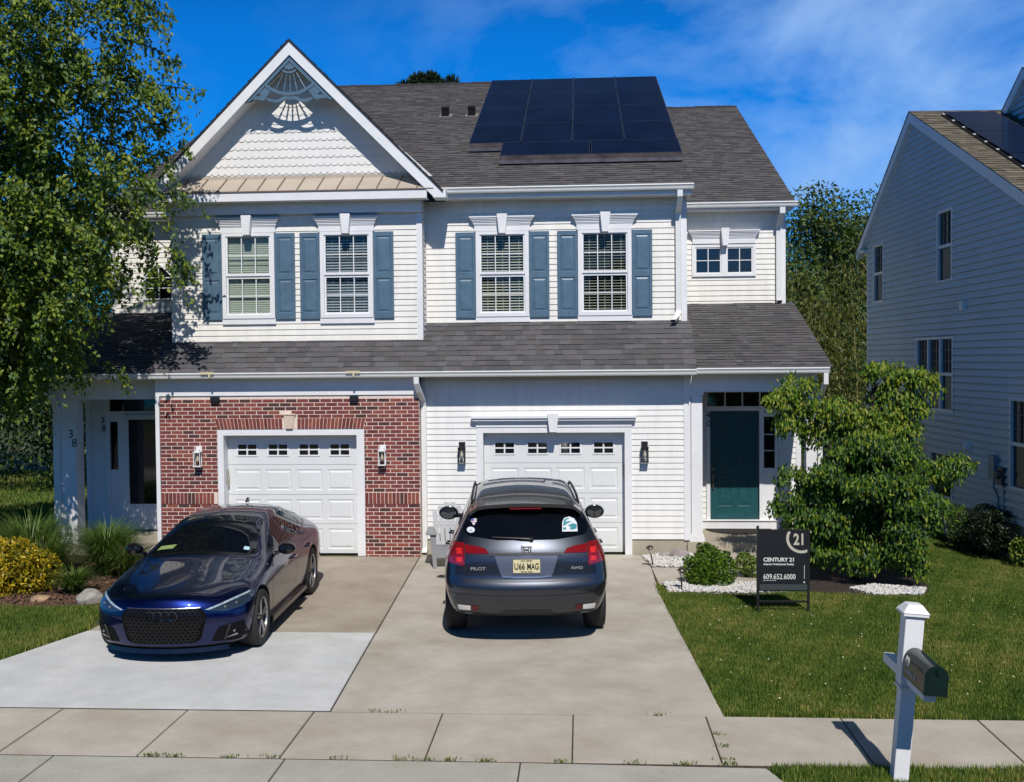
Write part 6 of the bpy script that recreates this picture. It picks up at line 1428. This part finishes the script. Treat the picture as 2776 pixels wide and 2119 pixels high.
# yard sign
SB = mk('sign_black', (.010, .011, .014), .45); SG = mk('sign_gold', (.50, .47, .38), .5); SW = mk('sign_white', (.72, .72, .68), .5)
sg = thing('yard_sign', 'black real estate yard sign on a metal frame standing in the lawn', 'sign', (3.15, -4.2, 0))
mb = MB(); t = .016
for x in (-.335, .325): mb.box(x-t, x+t, -.018, .018, -.05, 1.15 if x < 0 else 1.10)
mb.box(-.318, .308, -.015, .015, .135, .155); mb.box(-.318, .308, -.015, .015, .285, .30); mb.box(-.318, .308, -.015, .015, 1.085, 1.10); mb.build('frame', BLACK, sg)
mb = MB(); mb.box(-.318, .308, -.012, .008, .3005, 1.0845); mb.build('sign_board', SB, sg)
mb = MB(); mb.box(-.316, .306, -.024, -.0125, .30, .375); mb.build('sign_strip', mk('strip_slate', (.045, .055, .055), .5), sg)
text('CENTURY 21', .071, SW, 'sign_text', sg, (-.265, -.0135, .68), FACE, bold=.0022); text('Atlantic Professional Realty', .036, SW, 'sign_text', sg, (-.265, -.0135, .632), FACE, bold=.0008)
text('609.652.6000', .098, SW, 'sign_text', sg, (-.268, -.0135, .445), FACE, sx=.80, bold=.0006); text('21', .205, SG, 'sign_text', sg, (.128, -.0135, .905), FACE, sx=.76, bold=.006)
mb = MB(); pts = [(.235+.20*math.cos(a), .985+.195*math.sin(a)) for a in np.linspace(R(148), R(302), 26)]; pin = [(.235+.165*math.cos(a), .985+.160*math.sin(a)) for a in np.linspace(R(302), R(148), 26)]
pts = [(x, min(z_, 1.083)) for x, z_ in pts]; pin = [(x, min(z_, 1.083)) for x, z_ in pin]
n = 26
for i in range(25): mb.prism([pts[i], pts[i+1], pin[n-2-i], pin[n-1-i]], -.0145, -.0125)
mb.build('sign_logo', SG, sg)
mb = MB(); mb.box(-.27, -.10, -.0145, -.0125, .424, .428); mb.box(.268, .273, -.0145, -.0125, .45, .63); mb.box(.26, .278, -.0145, -.0125, .395, .415); mb.build('sign_rule', SW, sg)
# path lights
CAPM = mk('bronze_cap', (.10, .085, .07), .35, metal=.6); FRO = mk('frosted_lamp', (.50, .47, .42), .3)
def path_light(loc, h, tilt, label, capm=CAPM, rz=0):
    p = thing('path_light', label, 'path light', loc, rz, 'solar path lights'); p.rotation_euler = (tilt[0], tilt[1], rz)
    mb = MB(); mb.tube([(0, 0, -.05), (0, 0, h*.62)], .011, 8); mb.build('stake', BLACK, p)
    mb = MB(); mb.lathe([(.013, h*.62), (.022, h*.66), (.042, h*.88), (.038, h*.885), (0, h*.66)], 16); mb.build('lamp_glass', FRO, p, smooth=True)
    mb = MB(); mb.lathe([(.0, h*1.02), (.03, h*1.0), (.062, h*.92), (.066, h*.885), (.05, h*.884), (0, h*.89)], 18); mb.build('lamp_cap', capm, p, smooth=True); return p
path_light((1.64, -1.15, 0), .36, (0, R(-10)), 'leaning lantern path light in the gravel by the foundation')
path_light((1.92, -3.02, 0), .36, (0, 0), 'bronze path light in front of the rounded shrub')
path_light((3.28, -2.75, .0), .30, (0, R(-14)), 'path light tilted beside the left post of the yard sign')
CAPL = mk('steel_cap', (.45, .45, .45), .3, metal=.8)
path_light((7.02, .95, 0), .30, (0, 0), 'rearmost steel path light by the neighbouring house wall', CAPL); path_light((6.88, .62, 0), .30, (0, R(5)), 'steel path light left of the dark shrubs by the neighbouring house', CAPL)
path_light((7.12, .0, 0), .30, (0, 0), 'middle steel path light in front of the dark shrubs', CAPL); path_light((7.18, -.45, 0), .30, (0, R(-4)), 'nearest steel path light at the right edge', CAPL)
# dark shrubs by the neighbour
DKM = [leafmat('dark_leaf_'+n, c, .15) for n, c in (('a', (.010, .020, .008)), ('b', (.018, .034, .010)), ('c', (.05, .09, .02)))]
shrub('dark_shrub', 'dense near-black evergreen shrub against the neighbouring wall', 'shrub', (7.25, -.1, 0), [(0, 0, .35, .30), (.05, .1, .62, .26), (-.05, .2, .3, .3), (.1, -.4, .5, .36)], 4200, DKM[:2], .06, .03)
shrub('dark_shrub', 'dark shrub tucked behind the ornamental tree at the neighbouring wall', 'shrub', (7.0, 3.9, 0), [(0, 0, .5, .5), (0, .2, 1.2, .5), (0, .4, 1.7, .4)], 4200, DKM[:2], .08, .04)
shrub('green_shrub', 'small green leafy plant below the utility box', 'shrub', (6.98, .35, 0), [(0, 0, .35, .18), (0, 0, .6, .15)], 900, DKM[1:]+[LG[0]], .05, .03)
shrub('green_shrub', 'light green bush cut by the right picture edge', 'shrub', (7.55, -1.1, 0), [(0, 0, .25, .28), (.2, 0, .3, .3)], 1800, [LG[0], LG[1], BXM[0]], .06, .03)
# adirondack chair
RES = mk('grey_resin', (.27, .28, .30), .5, var=.04)
ch = thing('lawn_chair', 'grey slatted plastic garden chair behind the SUV', 'chair', (-1.70, -.84, 0), R(8))
mb = MB(); B_ = lambda t: -.05+.42*t       # back plane y with height t 0..1
zb, zt = .28, .98
for k in range(6):
    u0 = -.235+k*.08; u1 = u0+.068; hgt = zt-.035*abs(k-2.5)**1.6; f0, f1 = 1.0, 1.30
    def bp(u, z_): t = (z_-zb)/(zt-zb); return (u*(1+.34*t), .02+.34*t, z_)
    a, b_, c, d = bp(u0, zb), bp(u1, zb), bp(u1, hgt), bp(u0, hgt)
    mb.hexa([a, b_, (b_[0], b_[1]+.018, b_[2]), (a[0], a[1]+.018, a[2]), d, c, (c[0], c[1]+.018, c[2]), (d[0], d[1]+.018, d[2])])
for z0_, z1_ in ((.60, .67), (.30, .36)):
    a, b_ = bp(-.245, z0_), bp(.245, z0_); c, d = bp(.245, z1_), bp(-.245, z1_)
    mb.hexa([(a[0], a[1]-.006, a[2]), (b_[0], b_[1]-.006, b_[2]), (b_[0], b_[1]+.022, b_[2]), (a[0], a[1]+.022, a[2]), (d[0], d[1]-.006, d[2]), (c[0], c[1]-.006, c[2]), (c[0], c[1]+.022, c[2]), (d[0], d[1]+.022, d[2])])
mb.build('backrest', RES, ch, bevel=.004)
mb = MB()
for k in range(6): y = -.42+k*.082; zz = .36-.016*k; mb.box(-.26, .26, y, y+.07, zz, zz+.018)
mb.box(-.26, .26, -.45, -.425, .17, .36); mb.build('seat', RES, ch, bevel=.003)
for s in (-1, 1):
    mb = MB(); mb.hexa([(s*.26-.03, -.46, 0), (s*.26+.03, -.46, 0), (s*.26+.03, -.40, 0), (s*.26-.03, -.40, 0), (s*.29-.05, -.46, .55), (s*.29+.05, -.46, .55), (s*.29+.05, -.36, .55), (s*.29-.05, -.36, .55)]); mb.build('leg', RES, ch, bevel=.006)
    mb = MB(); mb.hexa([(s*.28-.03, .30, 0), (s*.28+.03, .30, 0), (s*.28+.03, .38, 0), (s*.28-.03, .38, 0), (s*.28-.025, -.40, .30), (s*.28+.025, -.40, .30), (s*.28+.025, -.34, .37), (s*.28-.025, -.34, .37)]); mb.build('leg', RES, ch, bevel=.004)
    mb = MB(); mb.prism([(s*.22, -.50), (s*.38, -.50), (s*.41, -.40), (s*.37, .30), (s*.28, .30), (s*.24, -.1)], .55, .575, axis='z'); mb.build('armrest', RES, ch, bevel=.006)

# ================================================================== BACKGROUND TREES
BT = [leafmat('woods_leaf_'+n, c, .3) for n, c in (('mid', (.085, .140, .028)), ('olive', (.15, .175, .030)), ('dark', (.022, .045, .014)), ('cool', (.070, .140, .070)))]
def woods(name, label, base, h, r_, n, size=.16, lobz=(.25, 1.0), seed=0, stem=BARKG, nl=16, cat='tree', grp='trees behind the houses', p=(.35, .25, .25, .15), thin=1, top=.5):
    rd = np.random.default_rng(seed); t_ = thing(name, label, cat, base, 0, grp); lb = []
    for i in range(nl):
        q = rd.random(); z = h*(lobz[0]+(lobz[1]-lobz[0])*q); rr_ = r_*(1-top*q); a = rd.uniform(0, 6.3); d = rr_*rd.uniform(.1, .9); lb.append((d*math.cos(a), d*math.sin(a), z-.25*r_, r_*rd.uniform(.28, .5)*thin))
    P, d, ch_ = lobes_pts(lb, n, .3); T = d*.4+rd.normal(size=P.shape)*.5+np.array([0, 0, -.4])
    leaf_obj('crown', BT, P, T, rdir(len(P))+np.array([0, -.4, .6]), rd.uniform(size*.7, size*1.3, len(P)), rd.uniform(size*.35, size*.6, len(P)), t_, mi=rd.choice(4, len(P), p=p), fold=.2)
    limbs(t_, base, [(0, 0, -.1), (.1, 0, h*.3), (0, .1, h*.6), (.1, 0, h*.9)], .05+h*.010, lb[:10], stem, r1=.03); return t_
TR = [(7.2, 17, 7.7, 2.2, 6500, 'broadleaf tree close behind the right end of the house'), (9.0, 19, 9.0, 2.2, 7500, 'tallest pointed tree between the two houses'), (9.8, 20, 8.4, 2.1, 6500, 'leafy tree just left of the neighbouring roof'), (10.9, 21, 9.1, 2.1, 7500, 'dark rounded tree rising behind the neighbouring eave'), (8.2, 26, 7.6, 2.4, 4200, 'farther hazy tree in the gap between the houses'), (11, 27, 7.6, 2.6, 4200, 'farther tree behind the gap, right side')]
for i, (x, y, h, r_, n, lb_) in enumerate(TR): woods('broadleaf_tree', lb_, (x, y, 0), h, r_, int(n*1.35), .17, (.30, 1.0), 40+i, nl=24, thin=1.12)
BMT = [leafmat('bamboo_leaf_'+n, c, .3) for n, c in (('mid', (.12, .13, .025)), ('light', (.19, .185, .04)), ('dark', (.045, .06, .014)))]; CANE = mk('bamboo_cane', (.22, .20, .08), .5, var=.2)
rd = random.Random(5)
bmk = []
for i in range(13):
    x = 6.3+i*.40+rd.uniform(-.12, .12); y = 12.6+rd.uniform(-.8, 1.4); h = rd.uniform(3.8, 6.2); cn = thing('bamboo', 'leafy bamboo cane in the thicket between the houses', 'bamboo', (x, y, 0), 0, 'bamboo canes between the houses')
    lx, ly = rd.uniform(-.5, .5), rd.uniform(-.4, .4)
    mb = MB(); mb.tube([(0, 0, -.05), (lx*.3, ly*.3, h*.5), (lx, ly, h)], [.03, .022, .006], 6); mb.build('cane', CANE, cn)
    n = 1300; t = rng.random(n)**.8; side = rng.normal(size=(n, 3))*np.array([.34, .34, .1]); P = np.stack([lx*t**2, ly*t**2, .4+(h-.3)*t], 1)+side
    leaf_obj('foliage', BMT, P, side*np.array([1, 1, 0])+rng.normal(size=(n, 3))*.2+np.array([0, 0, -.45]), rdir(n)+np.array([0, -.5, .5]), rng.uniform(.12, .2, n), rng.uniform(.022, .04, n), cn, mi=rng.choice(3, n, p=[.4, .25, .35]))
cn = thing('bare_sapling', 'bare pale sapling trunk against the neighbouring corner', 'tree', (8.15, 9.6, 0)); mb = MB(); mb.tube([(0, 0, 0), (.03, 0, 3), (.02, 0, 5.9)], [.04, .03, .01], 8)
for k in range(12): z = 2+k*.33; s = 1 if k % 2 else -1; mb.tube([(.02, 0, z), (s*.28, 0, z+.25), (s*.42, 0, z+.5)], [.012, .008, .003], 4)
mb.build('trunk', mk('pale_bark', (.40, .36, .27), .8, var=.2), cn)
# pine beyond the ridge
PNM = [leafmat('pine_needle_'+n, c, .1) for n, c in (('a', (.022, .042, .016)), ('b', (.045, .065, .02)), ('c', (.012, .024, .010)))]
pn = thing('pine_tree', 'dark pine top showing above the main roof ridge', 'tree', (-5.6, 26, 0)); pl_ = [(-1.5, 0, 14.55, .40, .6), (-1.1, 0, 14.75, .42, .6), (-.55, 0, 15.0, .45, .7), (0, 0, 15.1, .40, .7), (.35, 0, 14.8, .35, .6), (.85, 0, 14.95, .30, .8), (.95, 0, 14.65, .42, .5), (-.6, 0, 14.5, .6, .6), (.3, 0, 14.3, .6), (-1.5, 0, 14.0, .6), (0, 0, 13.5, .9), (1.3, 0, 13.8, .6), (-1.0, 0, 13.4, .8), (1.35, .2, 14.5, .25)]
P, d, c_ = lobes_pts(pl_, 9000, .2); leaf_obj('crown', PNM, P, d+np.array([0, 0, .5])+rng.normal(size=P.shape)*.3, rdir(len(P)), .30, .06, pn)
limbs(pn, (0, 0, 0), [(0, 0, 0), (0, 0, 7), (.1, 0, 12), (0, 0, 14.4)], .22, pl_, BARKD)
# dark woods beyond the left porch
for i, (x, y, h, r_, n, lb_) in enumerate(((-13.5, 9.5, 8.5, 2.8, 5200, 'dark tree beyond the left porch, nearest the column'), (-17.0, 10.5, 9.5, 3.2, 5200, 'dark tree at the far left of the back lawn'), (-11.0, 13.5, 9.0, 2.8, 5200, 'dark tree seen between porch column and wall'), (-15.2, 14, 10, 3.2, 4200, 'farther dark tree in the left woods'), (-20.5, 13, 10, 3.4, 4200, 'leftmost dark tree of the woods'))):
    woods('dark_tree', lb_, (x, y, 0), h, r_, int(n*1.9), .17, (.12, 1.0), 70+i, stem=BARKD, nl=26, p=(.22, .06, .64, .08), top=.25)

# ================================================================== ACROSS THE STREET (seen only in glass and paint)
P = []; rd2 = np.random.default_rng(11); fl = []
for i in range(34): fl.append((-62+i*3.8+rd2.uniform(-1, 1), -46+rd2.uniform(-3, 3), rd2.uniform(3.5, 6.5), rd2.uniform(2.6, 4.2), 1.25))
C_, d_, c_ = lobes_pts(fl, 26000, .75); C_ = C_[C_[:, 2] > .1]
o = leaf_obj('far_woods', [BT[0], BT[1], BT[2]], C_, rdir(len(C_)), rdir(len(C_)), .9, .6, fold=.2); tag(o, 'line of woods across the street behind the viewpoint', 'woods'); struct(o, 'stuff')
